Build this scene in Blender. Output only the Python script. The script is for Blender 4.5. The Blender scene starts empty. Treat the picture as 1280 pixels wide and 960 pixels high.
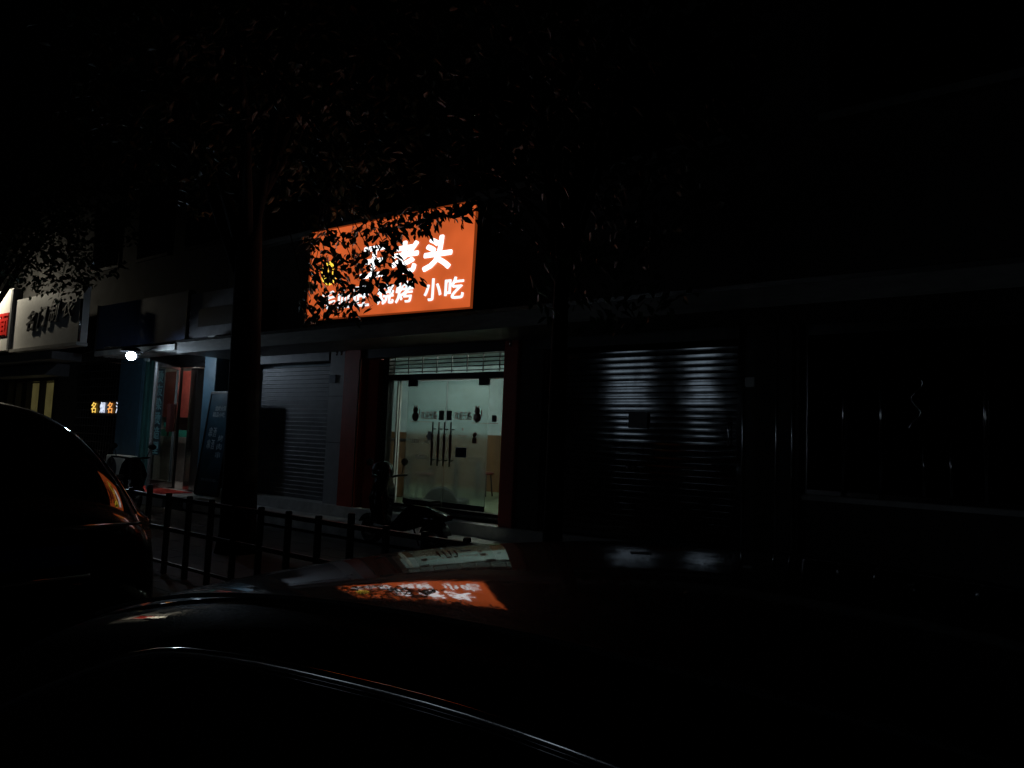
import bpy, bmesh, math, random
from mathutils import Vector, Matrix
random.seed(11)
SC = bpy.context.scene
COL = SC.collection
R = math.radians

# ------------------------------------------------------------------ materials
def mat(name, color, rough=.6, metal=0., var=.0, scale=8., bump=0., coat=0., spec=.5, stretch=(1,1,1)):
    m = bpy.data.materials.new(name); m.use_nodes = True
    nt = m.node_tree; b = nt.nodes['Principled BSDF']
    b.inputs['Base Color'].default_value = (*color, 1)
    b.inputs['Roughness'].default_value = rough
    b.inputs['Metallic'].default_value = metal
    b.inputs['Specular IOR Level'].default_value = spec
    if coat:
        b.inputs['Coat Weight'].default_value = coat
        b.inputs['Coat Roughness'].default_value = .03
        if coat > .9 and 'paint' in name:      # dust and orange peel in the clear coat
            tc = nt.nodes.new('ShaderNodeTexCoord'); n1 = nt.nodes.new('ShaderNodeTexNoise'); n1.inputs['Scale'].default_value = 38; n1.inputs['Detail'].default_value = 7
            n2 = nt.nodes.new('ShaderNodeTexNoise'); n2.inputs['Scale'].default_value = 70; n2.inputs['Detail'].default_value = 1
            mr = nt.nodes.new('ShaderNodeMapRange'); mr.inputs['From Min'].default_value = .35; mr.inputs['From Max'].default_value = .75; mr.inputs['To Min'].default_value = .02; mr.inputs['To Max'].default_value = .06
            bp = nt.nodes.new('ShaderNodeBump'); bp.inputs['Strength'].default_value = .014; bp.inputs['Distance'].default_value = .004
            for q in (n1,n2): nt.links.new(tc.outputs['Object'], q.inputs['Vector'])
            nt.links.new(n1.outputs['Fac'], mr.inputs['Value']); nt.links.new(mr.outputs['Result'], b.inputs['Coat Roughness'])
            nt.links.new(n2.outputs['Fac'], bp.inputs['Height']); nt.links.new(bp.outputs['Normal'], b.inputs['Coat Normal'])
    if var or bump:
        tc = nt.nodes.new('ShaderNodeTexCoord')
        mp = nt.nodes.new('ShaderNodeMapping'); mp.inputs['Scale'].default_value = stretch
        no = nt.nodes.new('ShaderNodeTexNoise'); no.inputs['Scale'].default_value = scale
        no.inputs['Detail'].default_value = 6; no.inputs['Roughness'].default_value = .65
        nt.links.new(tc.outputs['Object'], mp.inputs['Vector']); nt.links.new(mp.outputs['Vector'], no.inputs['Vector'])
        if var:
            rp = nt.nodes.new('ShaderNodeValToRGB')
            rp.color_ramp.elements[0].position = .3; rp.color_ramp.elements[1].position = .7
            rp.color_ramp.elements[0].color = (*[c*(1-var) for c in color], 1)
            rp.color_ramp.elements[1].color = (*[min(1, c*(1+var)) for c in color], 1)
            nt.links.new(no.outputs['Fac'], rp.inputs['Fac']); nt.links.new(rp.outputs['Color'], b.inputs['Base Color'])
            mr = nt.nodes.new('ShaderNodeMapRange')
            mr.inputs['To Min'].default_value = max(0, rough*(1-.5*var)); mr.inputs['To Max'].default_value = min(1, rough*(1+.5*var))
            nt.links.new(no.outputs['Fac'], mr.inputs['Value']); nt.links.new(mr.outputs['Result'], b.inputs['Roughness'])
        if bump:
            bp = nt.nodes.new('ShaderNodeBump'); bp.inputs['Strength'].default_value = bump; bp.inputs['Distance'].default_value = .02
            nt.links.new(no.outputs['Fac'], bp.inputs['Height']); nt.links.new(bp.outputs['Normal'], b.inputs['Normal'])
    return m

def glow(name, color, strength, base=(.8,.8,.8), var=0., scale=3.):
    m = bpy.data.materials.new(name); m.use_nodes = True
    nt = m.node_tree; b = nt.nodes['Principled BSDF']
    b.inputs['Base Color'].default_value = (*base, 1); b.inputs['Roughness'].default_value = .4
    b.inputs['Emission Color'].default_value = (*color, 1); b.inputs['Emission Strength'].default_value = strength
    if var:
        tc = nt.nodes.new('ShaderNodeTexCoord'); no = nt.nodes.new('ShaderNodeTexNoise'); no.inputs['Scale'].default_value = scale
        no.inputs['Detail'].default_value = 2
        mr = nt.nodes.new('ShaderNodeMapRange'); mr.inputs['To Min'].default_value = strength*(1-var); mr.inputs['To Max'].default_value = strength*(1+var)
        mr.inputs['From Min'].default_value = .3; mr.inputs['From Max'].default_value = .7
        nt.links.new(tc.outputs['Object'], no.inputs['Vector']); nt.links.new(no.outputs['Fac'], mr.inputs['Value'])
        nt.links.new(mr.outputs['Result'], b.inputs['Emission Strength'])
    return m

def pane_mat(name, tint, clear, milk, gloss_rough=.02, frost=0.):
    """thin glass: clear part, milky (scattering) part, and a mirror coat by Fresnel"""
    m = bpy.data.materials.new(name); m.use_nodes = True
    nt = m.node_tree; nt.nodes.clear(); N = nt.nodes.new; L = nt.links.new
    out = N('ShaderNodeOutputMaterial'); tr = N('ShaderNodeBsdfRefraction' if frost else 'ShaderNodeBsdfTransparent'); tl = N('ShaderNodeBsdfTranslucent'); gl = N('ShaderNodeBsdfGlossy')
    tr.inputs['Color'].default_value = (*[c*clear for c in tint], 1); tl.inputs['Color'].default_value = (*tint, 1)
    gl.inputs['Roughness'].default_value = gloss_rough; gl.inputs['Color'].default_value = (.9,.9,.9,1)
    if frost: tr.inputs['Roughness'].default_value = frost; tr.inputs['IOR'].default_value = 1.25
    mx = N('ShaderNodeMixShader'); mx.inputs[0].default_value = milk
    L(tr.outputs[0], mx.inputs[1]); L(tl.outputs[0], mx.inputs[2])
    if milk:
        no = N('ShaderNodeTexNoise'); no.inputs['Scale'].default_value = 2.2; no.inputs['Detail'].default_value = 5
        tc = N('ShaderNodeTexCoord'); L(tc.outputs['Object'], no.inputs['Vector'])
        mr = N('ShaderNodeMapRange'); mr.inputs['To Min'].default_value = milk*.75; mr.inputs['To Max'].default_value = min(1, milk*1.25)
        L(no.outputs['Fac'], mr.inputs['Value']); L(mr.outputs['Result'], mx.inputs[0])
    fr = N('ShaderNodeFresnel'); fr.inputs['IOR'].default_value = 1.5
    ge = N('ShaderNodeNewGeometry'); sb = N('ShaderNodeMath'); sb.operation = 'SUBTRACT'; sb.inputs[0].default_value = 1; L(ge.outputs['Backfacing'], sb.inputs[1])
    mu = N('ShaderNodeMath'); mu.operation = 'MULTIPLY'; L(fr.outputs[0], mu.inputs[0]); L(sb.outputs[0], mu.inputs[1])
    m2 = N('ShaderNodeMixShader'); L(mu.outputs[0], m2.inputs[0]); L(mx.outputs[0], m2.inputs[1]); L(gl.outputs[0], m2.inputs[2])
    L(m2.outputs[0], out.inputs['Surface'])
    return m

# ------------------------------------------------------------------ objects
def tag(o, label=None, cat=None, group=None, kind=None):
    if label: o['label'] = label
    if cat: o['category'] = cat
    if group: o['group'] = group
    if kind: o['kind'] = kind
    return o

def thing(name, loc, label, cat, group=None, rz=0):
    o = bpy.data.objects.new(name, None); COL.objects.link(o)
    o.location = loc; o.rotation_euler = (0, 0, rz); o.empty_display_size = .2
    return tag(o, label, cat, group)

class MB:
    """collects shapes in world coordinates and links them as one mesh object"""
    def __init__(s): s.v = []; s.f = []; s.sm = []
    def add(s, vs, fs, smooth=False):
        n = len(s.v); s.v += [tuple(v) for v in vs]; s.f += [[i+n for i in f] for f in fs]; s.sm += [smooth]*len(fs); return s
    def box(s, x0, x1, y0, y1, z0, z1, bev=0.):
        if bev:
            b = min(bev, (x1-x0)/2.01, (y1-y0)/2.01, (z1-z0)/2.01)
            bm = bmesh.new(); bmesh.ops.create_cube(bm, size=1)
            for v in bm.verts: v.co = Vector(((x0+x1)/2+v.co.x*(x1-x0), (y0+y1)/2+v.co.y*(y1-y0), (z0+z1)/2+v.co.z*(z1-z0)))
            bmesh.ops.bevel(bm, geom=bm.edges[:], offset=b, segments=2, affect='EDGES')
            bm.verts.index_update(); s.add([v.co[:] for v in bm.verts], [[v.index for v in f.verts] for f in bm.faces]); bm.free(); return s
        vs = [(x,y,z) for x in (x0,x1) for y in (y0,y1) for z in (z0,z1)]
        return s.add(vs, [(0,1,3,2),(4,6,7,5),(0,4,5,1),(2,3,7,6),(0,2,6,4),(1,5,7,3)])
    def hexa(s, lo, hi):   # 4 bottom and 4 top corners, same order
        return s.add(list(lo)+list(hi), [(3,2,1,0),(4,5,6,7),(0,1,5,4),(1,2,6,5),(2,3,7,6),(3,0,4,7)])
    def tube(s, pts, r, n=8, cap=True):
        pts = [Vector(p) for p in pts]; rs = r if isinstance(r, (list,tuple)) else [r]*len(pts); vs = []; fs = []
        up = None
        for i, p in enumerate(pts):
            d = (pts[min(i+1,len(pts)-1)]-pts[max(i-1,0)]).normalized()
            if up is None: up = Vector((0,0,1)) if abs(d.z) < .9 else Vector((1,0,0))
            a = d.cross(up).normalized(); b = a.cross(d).normalized(); up = b
            for k in range(n):
                t = 2*math.pi*k/n; vs.append(p+(a*math.cos(t)+b*math.sin(t))*rs[i])
        for i in range(len(pts)-1):
            for k in range(n): fs.append((i*n+k, i*n+(k+1)%n, (i+1)*n+(k+1)%n, (i+1)*n+k))
        s.add(vs, fs, True)
        if cap:
            m = len(pts)-1; s.add([], []); o = len(s.v)-len(vs)
            s.f += [[o+k for k in range(n)][::-1], [o+m*n+k for k in range(n)]]; s.sm += [False, False]
        return s
    def lathe(s, c, axis, prof, n=24):   # prof = [(along axis, radius)]
        ax = Vector(axis).normalized(); t = Vector((0,0,1)) if abs(ax.z) < .9 else Vector((1,0,0)); a = ax.cross(t).normalized(); b = ax.cross(a)
        vs = []; fs = []
        for h, r in prof:
            for k in range(n):
                q = 2*math.pi*k/n; vs.append(Vector(c)+ax*h+(a*math.cos(q)+b*math.sin(q))*r)
        for i in range(len(prof)-1):
            for k in range(n): fs.append((i*n+k, i*n+(k+1)%n, (i+1)*n+(k+1)%n, (i+1)*n+k))
        return s.add(vs, fs, True)
    def ball(s, c, r, n=14, sq=(1,1,1)):
        bm = bmesh.new(); bmesh.ops.create_uvsphere(bm, u_segments=n, v_segments=n//2+2, radius=1)
        bm.verts.index_update()
        s.add([(c[0]+v.co.x*r*sq[0], c[1]+v.co.y*r*sq[1], c[2]+v.co.z*r*sq[2]) for v in bm.verts], [[v.index for v in f.verts] for f in bm.faces], True); bm.free(); return s
    def build(s, name, m, parent=None, label=None):
        me = bpy.data.meshes.new(name); me.from_pydata([tuple(v) for v in s.v], [], s.f); me.update()
        me.polygons.foreach_set('use_smooth', s.sm)
        bm = bmesh.new(); bm.from_mesh(me); bmesh.ops.recalc_face_normals(bm, faces=bm.faces[:]); bm.to_mesh(me); bm.free()
        me.materials.append(m); return link(name, me, parent, label)

def link(name, me, parent=None, label=None):
    o = bpy.data.objects.new(name, me); COL.objects.link(o)
    if parent is not None:
        p = parent; M = Matrix.Identity(4); chain = []
        while p is not None: chain.append(p); p = p.parent
        for q in reversed(chain): M = M @ q.matrix_parent_inverse @ q.matrix_basis
        o.parent = parent; o.matrix_parent_inverse = M.inverted()
    if label: o['label'] = label
    return o

def box(name, m, parent, *a, bev=0., label=None): return MB().box(*a, bev=bev).build(name, m, parent, label)

def lettering(name, text, m, parent, org, xd, zd, w, h, bold=0., depth=.01, shear=0., label=None):
    """writing fitted into a w x h box whose lower left corner is org; xd / zd are the reading and upward directions"""
    cu = bpy.data.curves.new(name, 'FONT'); cu.body = text; cu.size = 1; cu.extrude = .02; cu.shear = shear
    cu.resolution_u = 3
    ob = bpy.data.objects.new(name, cu); COL.objects.link(ob)
    dg = bpy.context.evaluated_depsgraph_get(); me = bpy.data.meshes.new_from_object(ob.evaluated_get(dg))
    bpy.data.objects.remove(ob); bpy.data.curves.remove(cu)
    xs = [v.co.x for v in me.vertices]; ys = [v.co.y for v in me.vertices]
    x0, x1, y0, y1 = min(xs), max(xs), min(ys), max(ys)
    xd = Vector(xd).normalized(); zd = Vector(zd).normalized(); nd = xd.cross(zd); org = Vector(org)
    for v in me.vertices:
        v.co = org + xd*((v.co.x-x0)/(x1-x0)*w) + zd*((v.co.y-y0)/(y1-y0)*h) + nd*(v.co.z/.02*depth*.5+depth*.5)
    if bold:      # heavy strokes: the same outline struck several times round a small circle, each a hair further out
        mb = MB(); fs = [list(p.vertices) for p in me.polygons]; b2 = bold*(w/(x1-x0)+h/(y1-y0))*.5
        for k in range(10):
            a = k*.6283; off = (xd*math.cos(a)+zd*math.sin(a))*b2+nd*(.0003*k); mb.add([v.co+off for v in me.vertices], fs)
        bpy.data.meshes.remove(me); return mb.build(name, m, parent, label)
    me.materials.clear(); me.materials.append(m); me.name = name
    return link(name, me, parent, label)

def copy_thing(o, parent=None):
    c = o.copy(); COL.objects.link(c)
    if parent is not None:
        c.parent = parent; c.matrix_parent_inverse = o.matrix_parent_inverse.copy()
    for ch in [k for k in ALL() if k.parent is o]: copy_thing(ch, c)
    return c
def ALL(): return list(COL.objects)

# ------------------------------------------------------------------ palette
M = dict(
 asphalt=mat('asphalt', (.02,.02,.021), .75, var=.35, scale=14, bump=.35),
 paver=mat('paver', (.028,.027,.026), .8, var=.3, scale=9, bump=.2),
 kerb=mat('kerb_stone', (.25,.25,.24), .75, var=.25, scale=10),
 marble=mat('step_stone', (.55,.54,.53), .45, var=.25, scale=5, bump=.08),
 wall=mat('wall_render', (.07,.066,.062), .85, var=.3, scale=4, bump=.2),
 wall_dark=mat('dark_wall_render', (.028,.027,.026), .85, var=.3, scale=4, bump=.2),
 ledge=mat('ledge_sheet', (.34,.33,.31), .5, var=.25, scale=3, stretch=(1,1,6)),
 tile=mat('pale_tile', (.42,.42,.44), .35, var=.12, scale=6),
 red=mat('red_cladding', (.42,.05,.028), .45, var=.2, scale=5),
 shut=mat('shutter_steel', (.115,.125,.135), .075, metal=.9, var=.5, scale=5, stretch=(1,1,.5)),
 shut_old=mat('shutter_painted', (.095,.095,.105), .5, metal=.3, var=.35, scale=4),
 dark=mat('dark_metal', (.02,.02,.022), .4, metal=.3, var=.3, scale=12),
 frame=mat('bronze_frame', (.03,.028,.028), .35, metal=.6, var=.2),
 steel=mat('brushed_steel', (.5,.5,.5), .22, metal=1., var=.2, scale=20, stretch=(1,1,.1)),
 rubber=mat('rubber', (.015,.015,.016), .75, var=.3, scale=30),
 wood=mat('red_wood', (.10,.014,.01), .4, var=.3, scale=12, stretch=(1,1,.2)),
 plastic=mat('black_plastic', (.018,.018,.02), .45, var=.2, scale=20),
 glass=pane_mat('clear_glass', (.92,.97,.95), .93, .0),
 door_glass=pane_mat('filmed_glass', (.80,.90,.88), .92, .09, frost=.20),
 dark_glass=mat('dark_glass', (.006,.007,.008), .03, spec=.5),
 white_paint=mat('white_paint', (.7,.7,.68), .5, var=.1, scale=5),
 room_up=mat('room_upper_paint', (.42,.52,.56), .7, var=.18, scale=2.2),
 room_low=mat('room_brown_panel', (.115,.055,.02), .6, var=.3, scale=5, stretch=(1,1,.2)),
 room_floor=mat('room_floor_tile', (.17,.21,.13), .4, var=.2, scale=4),
 bluepost=mat('blue_post_paint', (.06,.13,.18), .45, var=.25, scale=5),
 greenpost=mat('green_post_paint', (.05,.15,.14), .4, var=.2, scale=6),
 navy=mat('navy_panel', (.035,.05,.10), .55, var=.35, scale=7),
 greyboard=mat('grey_board', (.13,.13,.14), .6, var=.25, scale=5),
 signwhite=mat('white_sign_sheet', (.62,.61,.58), .5, var=.08, scale=3),
 redletter=mat('red_letter', (.62,.02,.015), .45),
 blackletter=mat('black_letter', (.012,.012,.014), .45),
 redboard=mat('red_board', (.40,.075,.06), .55, var=.25, scale=5),
 cream=mat('cream_print', (.66,.58,.38), .6, var=.15, scale=15),
 green=mat('green_print', (.18,.38,.05), .6, var=.3, scale=25),
 yellow=mat('yellow_print', (.75,.62,.05), .6),
 teal=mat('teal_band', (.03,.35,.26), .5),
 carpet=mat('red_carpet', (.62,.03,.02), .9, var=.25, scale=18, bump=.3),
 acwhite=mat('ac_enamel', (.72,.70,.62), .45, var=.15, scale=4),
 banner=mat('banner_film', (.03,.06,.08), .4, var=.3, scale=12),
 cyan=mat('cyan_print', (.30,.62,.68), .5, var=.15, scale=12),
 poster=mat('poster_dark_blue', (.02,.06,.09), .35, var=.5, scale=3),
 posterprint=mat('poster_print', (.42,.50,.55), .5, var=.2, scale=9),
 bark=mat('bark', (.006,.005,.0045), .9, spec=.08, var=.4, scale=9, bump=.8, stretch=(1,1,.25)),
 leaf=mat('leaf', (.013,.026,.010), .5, spec=.22, var=.35, scale=3),
 leaf_b=mat('leaf_pale', (.04,.06,.022), .36, spec=.4, var=.35, scale=3),
 paint_black=mat('car_paint_black', (.004,.004,.005), .5, coat=1., spec=.06),
 paint_dark=mat('car_paint_dark', (.006,.005,.005), .5, coat=1., spec=.08),
 chrome=mat('chrome', (.6,.6,.62), .12, metal=1.),
 tail=mat('tail_lamp_lens', (.18,.01,.008), .08, coat=1.),
 lens=mat('clear_lens', (.25,.25,.25), .05, coat=1.),
 plate=mat('number_plate', (.03,.09,.32), .4),
 blue_plate=mat('blue_notice', (.02,.05,.13), .4, var=.2),
 decal=mat('decal_maroon', (.22,.08,.065), .5),
 decal_w=mat('decal_white', (.6,.6,.58), .5),
)
G = dict(
 sign=glow('sign_orange', (1.,.172,.040), .58, (.4,.1,.02), var=.24, scale=1.3),
 sign_edge=glow('sign_edge', (1.,.16,.03), .16, (.4,.08,.02)),
 letter=glow('sign_letter', (.93,.97,1.), 1.75),
 letter_b=glow('sign_letter_lower', (.82,.95,1.), 1.15),
 emblem=glow('sign_emblem', (1.,.72,.06), 1.3),
 flood=glow('flood_diode', (.66,.83,1.), 175), reflector=glow('flood_reflector', (.25,.5,1.), 2.2),
 spot=glow('warm_spot', (1.,.91,.70), 850),
 tube=glow('cool_tube', (.95,1.,.86), 150),
 tube2=glow('shop_tube', (1.,.95,.88), 42),
 led_y=glow('led_yellow', (1.,.62,.10), 1.1), led_o=glow('led_orange', (1.,.40,.08), 1.1), led_w=glow('led_white', (.75,.82,1.), 1.0),
 curtain=glow('self_lit_curtain', (.55,.42,.16), .13, (.5,.42,.2), var=.3, scale=2.),  # curtain cloth glows by itself in place of lamps behind it
 win=glow('lit_window', (.72,.86,1.), 1.0, var=.6, scale=1.8),
)
ROW = 'building'

# ------------------------------------------------------------------ the setting
def struct(name, m, mb): return tag(mb.build(name, m), kind='structure')
struct('ground', M['asphalt'], MB().box(-300,300,-300,300,-.4,-.03))
struct('road', M['asphalt'], MB().box(-120,120,-9,2.8,-.3,0))
struct('kerb', M['kerb'], MB().box(-120,120,2.8,2.98,-.3,.15, bev=.02))
sw = MB().box(-120,120,2.98,7.1,-.3,.15)
struct('sidewalk', M['paver'], sw)
pj = MB()
for i in range(10):
    pj.box(-30,20,3.2+.4*i,3.212+.4*i,.1,.1515)
for i in range(84): pj.box(-30+.6*i,-29.988+.6*i,2.99,7.09,.1,.1513)
struct('paving_joints', M['asphalt'], pj)
struct('far_sidewalk', M['paver'], MB().box(-120,120,-13.8,-9,-.3,.15))

# ------------------------------------------------------------------ restaurant building (x -13.4 .. 6)
ba = thing('restaurant_building', (-4,8.2,0), 'long dark building with a lit glass door between red pillars and two roller shutters', ROW)
def shutter(x0, x1, z0, z1, m, y=8.2, pitch=.078, label=None):
    mb = MB(); n = int((z1-z0)/pitch); nx = 36
    px_ = [x0+(x1-x0)*k/nx for k in range(nx+1)]
    ph = [random.uniform(0,6.28) for _ in range(6)]
    dent = [(random.uniform(x0,x1),random.uniform(z0,z1),random.uniform(.15,.4),random.uniform(-.004,.006)) for _ in range(7)]
    for i in range(n):
        tilt = random.uniform(-.0006,.0006); vs = []; fs = []
        T = (0,.05,.2,.4,.6,.8,.95,.99)
        for t in T:
            for k, xx in enumerate(px_):
                zz = z0+(i+t)*pitch
                d = -.0030*t*t+tilt*t if t < .97 else .006
                w = .0007*math.sin(xx*2.3+ph[i%6])+.0004*math.sin(xx*6.1+i)
                w += sum(a_*math.exp(-((xx-cx)**2+(zz-cz)**2)/r_**2) for cx,cz,r_,a_ in dent)
                vs.append((xx, y+d+w, zz))
        c = nx+1
        for q in range(len(T)-1):
            for k in range(nx): fs.append((q*c+k, q*c+k+1, (q+1)*c+k+1, (q+1)*c+k))
        mb.add(vs, fs, True)
    return mb.build('roller_shutter', m, ba, label)

F = 8.2
wall = MB()
wall.box(-13.4,6,8.0,14,3.62,8.6)                      # upper storey
wall.box(-13.4,6,8.22,8.5,3.36,3.62)
wall.box(-13.4,6,13.8,14,.2,3.62)
wall.box(-13.4,-12.42,8.2,8.5,.5,3.36); wall.box(-13.4,-13.2,8.5,13.8,.2,3.62); wall.box(5.8,6,8.5,13.8,.2,3.62)
wall.build('wall', M['wall'], ba)
led = MB().box(-13.38,6,7.02,8.2,3.13,3.36, bev=.015)
ledge = led.build('canopy_ledge', M['ledge'], ba, 'long pale sheet metal ledge over the shop doors')
MB().box(-13.38,6,7.0,7.018,3.325,3.375).build('drip_edge', M['steel'], ledge)
# roller housings over the openings
MB().box(-12.4,-10.02,8.0,8.35,2.98,3.128).build('shutter_housing', M['shut_old'], ba)
MB().box(-5.78,-2.76,8.0,8.35,2.98,3.128).build('shutter_housing', M['dark'], ba)
MB().box(-9.13,-6.135,7.985,8.16,2.98,3.128).build('shutter_housing', M['dark'], ba)
# upper windows
for wx in (-12.2,-9.6,-7.0,-4.4,-1.8,.8,3.4):
    w = MB().box(wx,wx+1.7,7.96,8.0,5.4,7.1).build('window', M['frame'], ba)
    MB().box(wx+.07,wx+.82,7.945,7.958,5.47,7.03).box(wx+.88,wx+1.63,7.945,7.958,5.47,7.03).build('pane', M['dark_glass'], w)
    MB().box(wx-.08,wx+1.78,7.86,8.0,5.28,5.37).build('sill', M['kerb'], w)
# left shutter
s1 = shutter(-12.4,-10.0,.5,2.98,M['shut_old'],label='grey roller shutter left of the red pillar')
MB().box(-12.46,-12.4,8.1,8.26,.5,2.98).build('guide_rail', M['shut_old'], s1)
# grey tile pillar
gp = MB().box(-9.98,-9.56,8.0,8.6,.32,3.128,bev=.008).build('tile_pillar', M['tile'], ba, 'pale grey tiled pillar')
for z in (1.545,2.345): MB().box(-9.985,-9.555,7.996,8.4,z,z+.01).build('tile_joint', M['dark'], gp)
MB().box(-9.96,-9.79,7.975,7.999,2.58,2.72).build('house_number_plate', M['navy'], gp)
for x in (-9.74,-9.62): MB().tube([(x,7.94,3.05),(x,7.94,3.12)],.018).build('hook', M['steel'], gp)
# red pillars
rp = MB().box(-9.55,-9.14,7.95,8.3,.32,3.128,bev=.01).build('red_pillar', M['red'], ba, 'dark red cladded pillar left of the glass door')
MB().box(-9.135,-8.86,8.12,8.3,.5,3.12,bev=.006).build('red_reveal', M['red'], rp)
MB().box(-9.15,-9.132,7.94,7.955,.5,2.97).build('corner_trim', M['chrome'], rp)
rp2 = MB().box(-6.13,-5.88,7.98,8.6,.32,3.128,bev=.01).build('red_pillar', M['red'], ba, 'dark red cladded pillar right of the glass door')
MB().tube([(-6.0,7.95,3.03),(-6.0,7.95,3.125)],.02).build('hook', M['steel'], rp2)
tp = MB().box(-5.875,-5.5,8.05,8.6,.32,3.128).build('brick_pillar', M['wall'], ba, 'dark pillar of coursed stone tiles')
tj = MB()
for i in range(9): tj.box(-5.88,-5.7,8.044,8.3,.62+.27*i,.632+.27*i)
tj.build('course_joints', M['asphalt'], tp)
# right shutter
s2 = shutter(-5.44,-2.8,.52,2.98,M['shut'],label='dark steel roller shutter right of the door catching blue light')
MB().box(-5.5,-5.44,8.08,8.26,.5,2.98).build('guide_rail', M['shut'], s2)
MB().box(-2.8,-2.72,8.08,8.26,.5,2.98).build('guide_rail', M['shut'], s2)
MB().box(-4.22,-3.96,8.15,8.179,1.93,2.12,bev=.004).build('lock_plate', M['shut_old'], s2)
for x in (-4.22,-4.14): MB().ball((x,8.165,1.43),.022).build('rivet', M['chrome'], s2)
MB().tube([(-2.92,8.15,1.75),(-2.915,8.15,1.85),(-2.925,8.15,1.93),(-2.918,8.15,2.03)],.012).build('pull_chain', M['steel'], s2)
# right pillar with box and pipes
rp3 = MB().box(-2.71,-2.1,8.02,8.6,.3,3.128).build('stone_pillar', M['wall'], ba, 'dark pillar right of the steel shutter')
MB().box(-2.68,-2.57,7.98,8.019,2.42,2.53,bev=.008).build('switch_box', M['white_paint'], rp3)
for x, r_ in ((-2.70,.012),(-2.33,.013),(-2.16,.014)): MB().tube([(x,7.995,.5),(x,7.995,3.1)],r_).build('conduit_pipe', M['steel'], rp3)
# right glass front
MB().box(-2.1,6,8.15,8.6,.3,1.2).build('low_wall', M['wall'], ba)
sl = MB().box(-2.1,6,8.08,8.3,1.2,1.255,bev=.01).build('window_sill', M['marble'], ba)
fr = MB()
for x in (-2.07,-1.68,-1.32,-.42,.5,1.4,2.4,3.4,4.4,5.4): fr.box(x-.022,x+.022,8.16,8.26,1.255,3.128,bev=.006)
fr.box(-2.05,6,8.17,8.25,3.0,3.126); fr.box(-2.05,6,8.17,8.25,1.257,1.31)
for x in (-1.68,-1.32,-.42,.5,1.4,2.4): fr.tube([(x,8.14,1.27),(x,8.14,3.0)],.022,16)
sf = fr.build('window_frame', M['chrome'], ba, 'dark shop window with thin bright metal mullions')
MB().box(-2.05,5.9,8.205,8.217,1.312,3.0).build('pane', M['dark_glass'], sf)
for x in (-.93,-.70): MB().tube([(x,8.1,1.32),(x,8.1,1.92)],.016).box(x-.008,x+.008,8.1,8.2,1.40,1.42).box(x-.008,x+.008,8.1,8.2,1.82,1.84).build('door_handle', M['chrome'], sf)
ch = [( -1.02+.05*math.sin(i*1.1)+.028*(12-i)*.1, 8.14, 2.52-.052*i) for i in range(12)]
MB().tube(ch,.012).build('lock_chain', M['chrome'], sf)

# glass entrance
X0, X1, ZB, ZT = -8.66, -6.15, .63, 2.98
en = MB()
en.box(X0-.14,X0,8.16,8.29,.6,ZT); en.box(X1,X1+.02,8.16,8.36,.6,ZT); en.box(X0,X1,8.17,8.35,2.62,2.71); en.box(X0,X1,8.19,8.33,.56,ZB)
ent = en.build('door_frame', M['frame'], ba, 'bronze frame of the lit glass entrance')
MB().box(X0,X1,8.14,8.36,.555,.585).build('threshold', M['steel'], ent)
MB().box(X0,X1,8.25,8.262,2.712,ZT).build('transom_pane', M['glass'], ent)
gr = MB()
for k in range(5): gr.box(X0,X1,8.13,8.146,2.735+.062*k,2.749+.062*k)
for k in range(8): gr.box(X0+.17+.31*k,X0+.184+.31*k,8.118,8.13,2.712,ZT)
gr.build('transom_grille', M['dark'], ent)
MB().box(X0+.005,-8.285,8.25,8.262,ZB+.002,2.618).build('side_pane', M['glass'], ent)
MB().box(-6.585,X1-.002,8.25,8.262,ZB+.002,2.618).build('side_pane', M['glass'], ent)
for x in (-8.56,-8.50): MB().box(x,x+.022,8.27,8.3,ZB,2.618).build('inner_mullion', M['white_paint'], ent)
MB().box(-6.50,-6.42,8.225,8.248,1.97,2.07,bev=.004).build('door_bell', M['plastic'], ent)
def leaf_door(xa, xb, side, label):
    d = MB().box(xa+.004,xb-.004,8.25,8.262,.70,2.60).build('glass_door', M['door_glass'], ba, label)
    hx = xb-.19 if side > 0 else xa+.05
    for q, dx in enumerate((0, .13)):
        h = MB().tube([(hx+dx,8.17,1.27),(hx+dx,8.17,1.95)],.013)
        for z in (1.36,1.84): h.tube([(hx+dx,8.17,z),(hx+dx,8.25,z)],.01)
        ho = h.build('pull_handle', M['dark'], d)
        MB().tube([(hx+dx,8.17,1.40),(hx+dx,8.17,1.76)],.022).build('grip', M['wood'], ho)
    lx = xb-.125 if side > 0 else xa+.022
    MB().box(lx,lx+.10,8.225,8.248,1.98,2.13,bev=.005).build('lock_case', M['dark'], d)
    px = xa if side > 0 else xb-.20
    MB().box(px,px+.20,8.235,8.277,2.52,2.622,bev=.004).build('patch_fitting', M['dark'], d)
    MB().box(xa+.01,xb-.01,8.24,8.27,.64,.72).build('bottom_rail', M['dark'], d)
    cx = xa+.10 if side > 0 else xb-.30
    b = MB()                                            # round beckoning ornament sticker and its plinth
    b.lathe((cx+.09,8.247,2.13),(0,1,0),[(0,0),(0,.055),(.002,.055)],16).lathe((cx+.09,8.248,2.03),(0,1,0),[(0,0),(0,.075),(.002,.075)],16)
    b.box(cx+.05,cx+.075,8.246,8.249,2.17,2.21).box(cx+.105,cx+.13,8.246,8.249,2.17,2.21).box(cx+.165,cx+.185,8.246,8.249,2.05,2.15)
    b.box(cx-.02,cx+.5,8.246,8.249,1.945,1.952)
    b.build('sticker', M['decal'], d)
    lettering('greeting_decal', '欢迎光临', M['decal'], d, ((cx+.22 if side > 0 else cx-.36),8.248,1.99),(1,0,0),(0,0,1),.34,.13,.012,.002)
    return d
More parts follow.
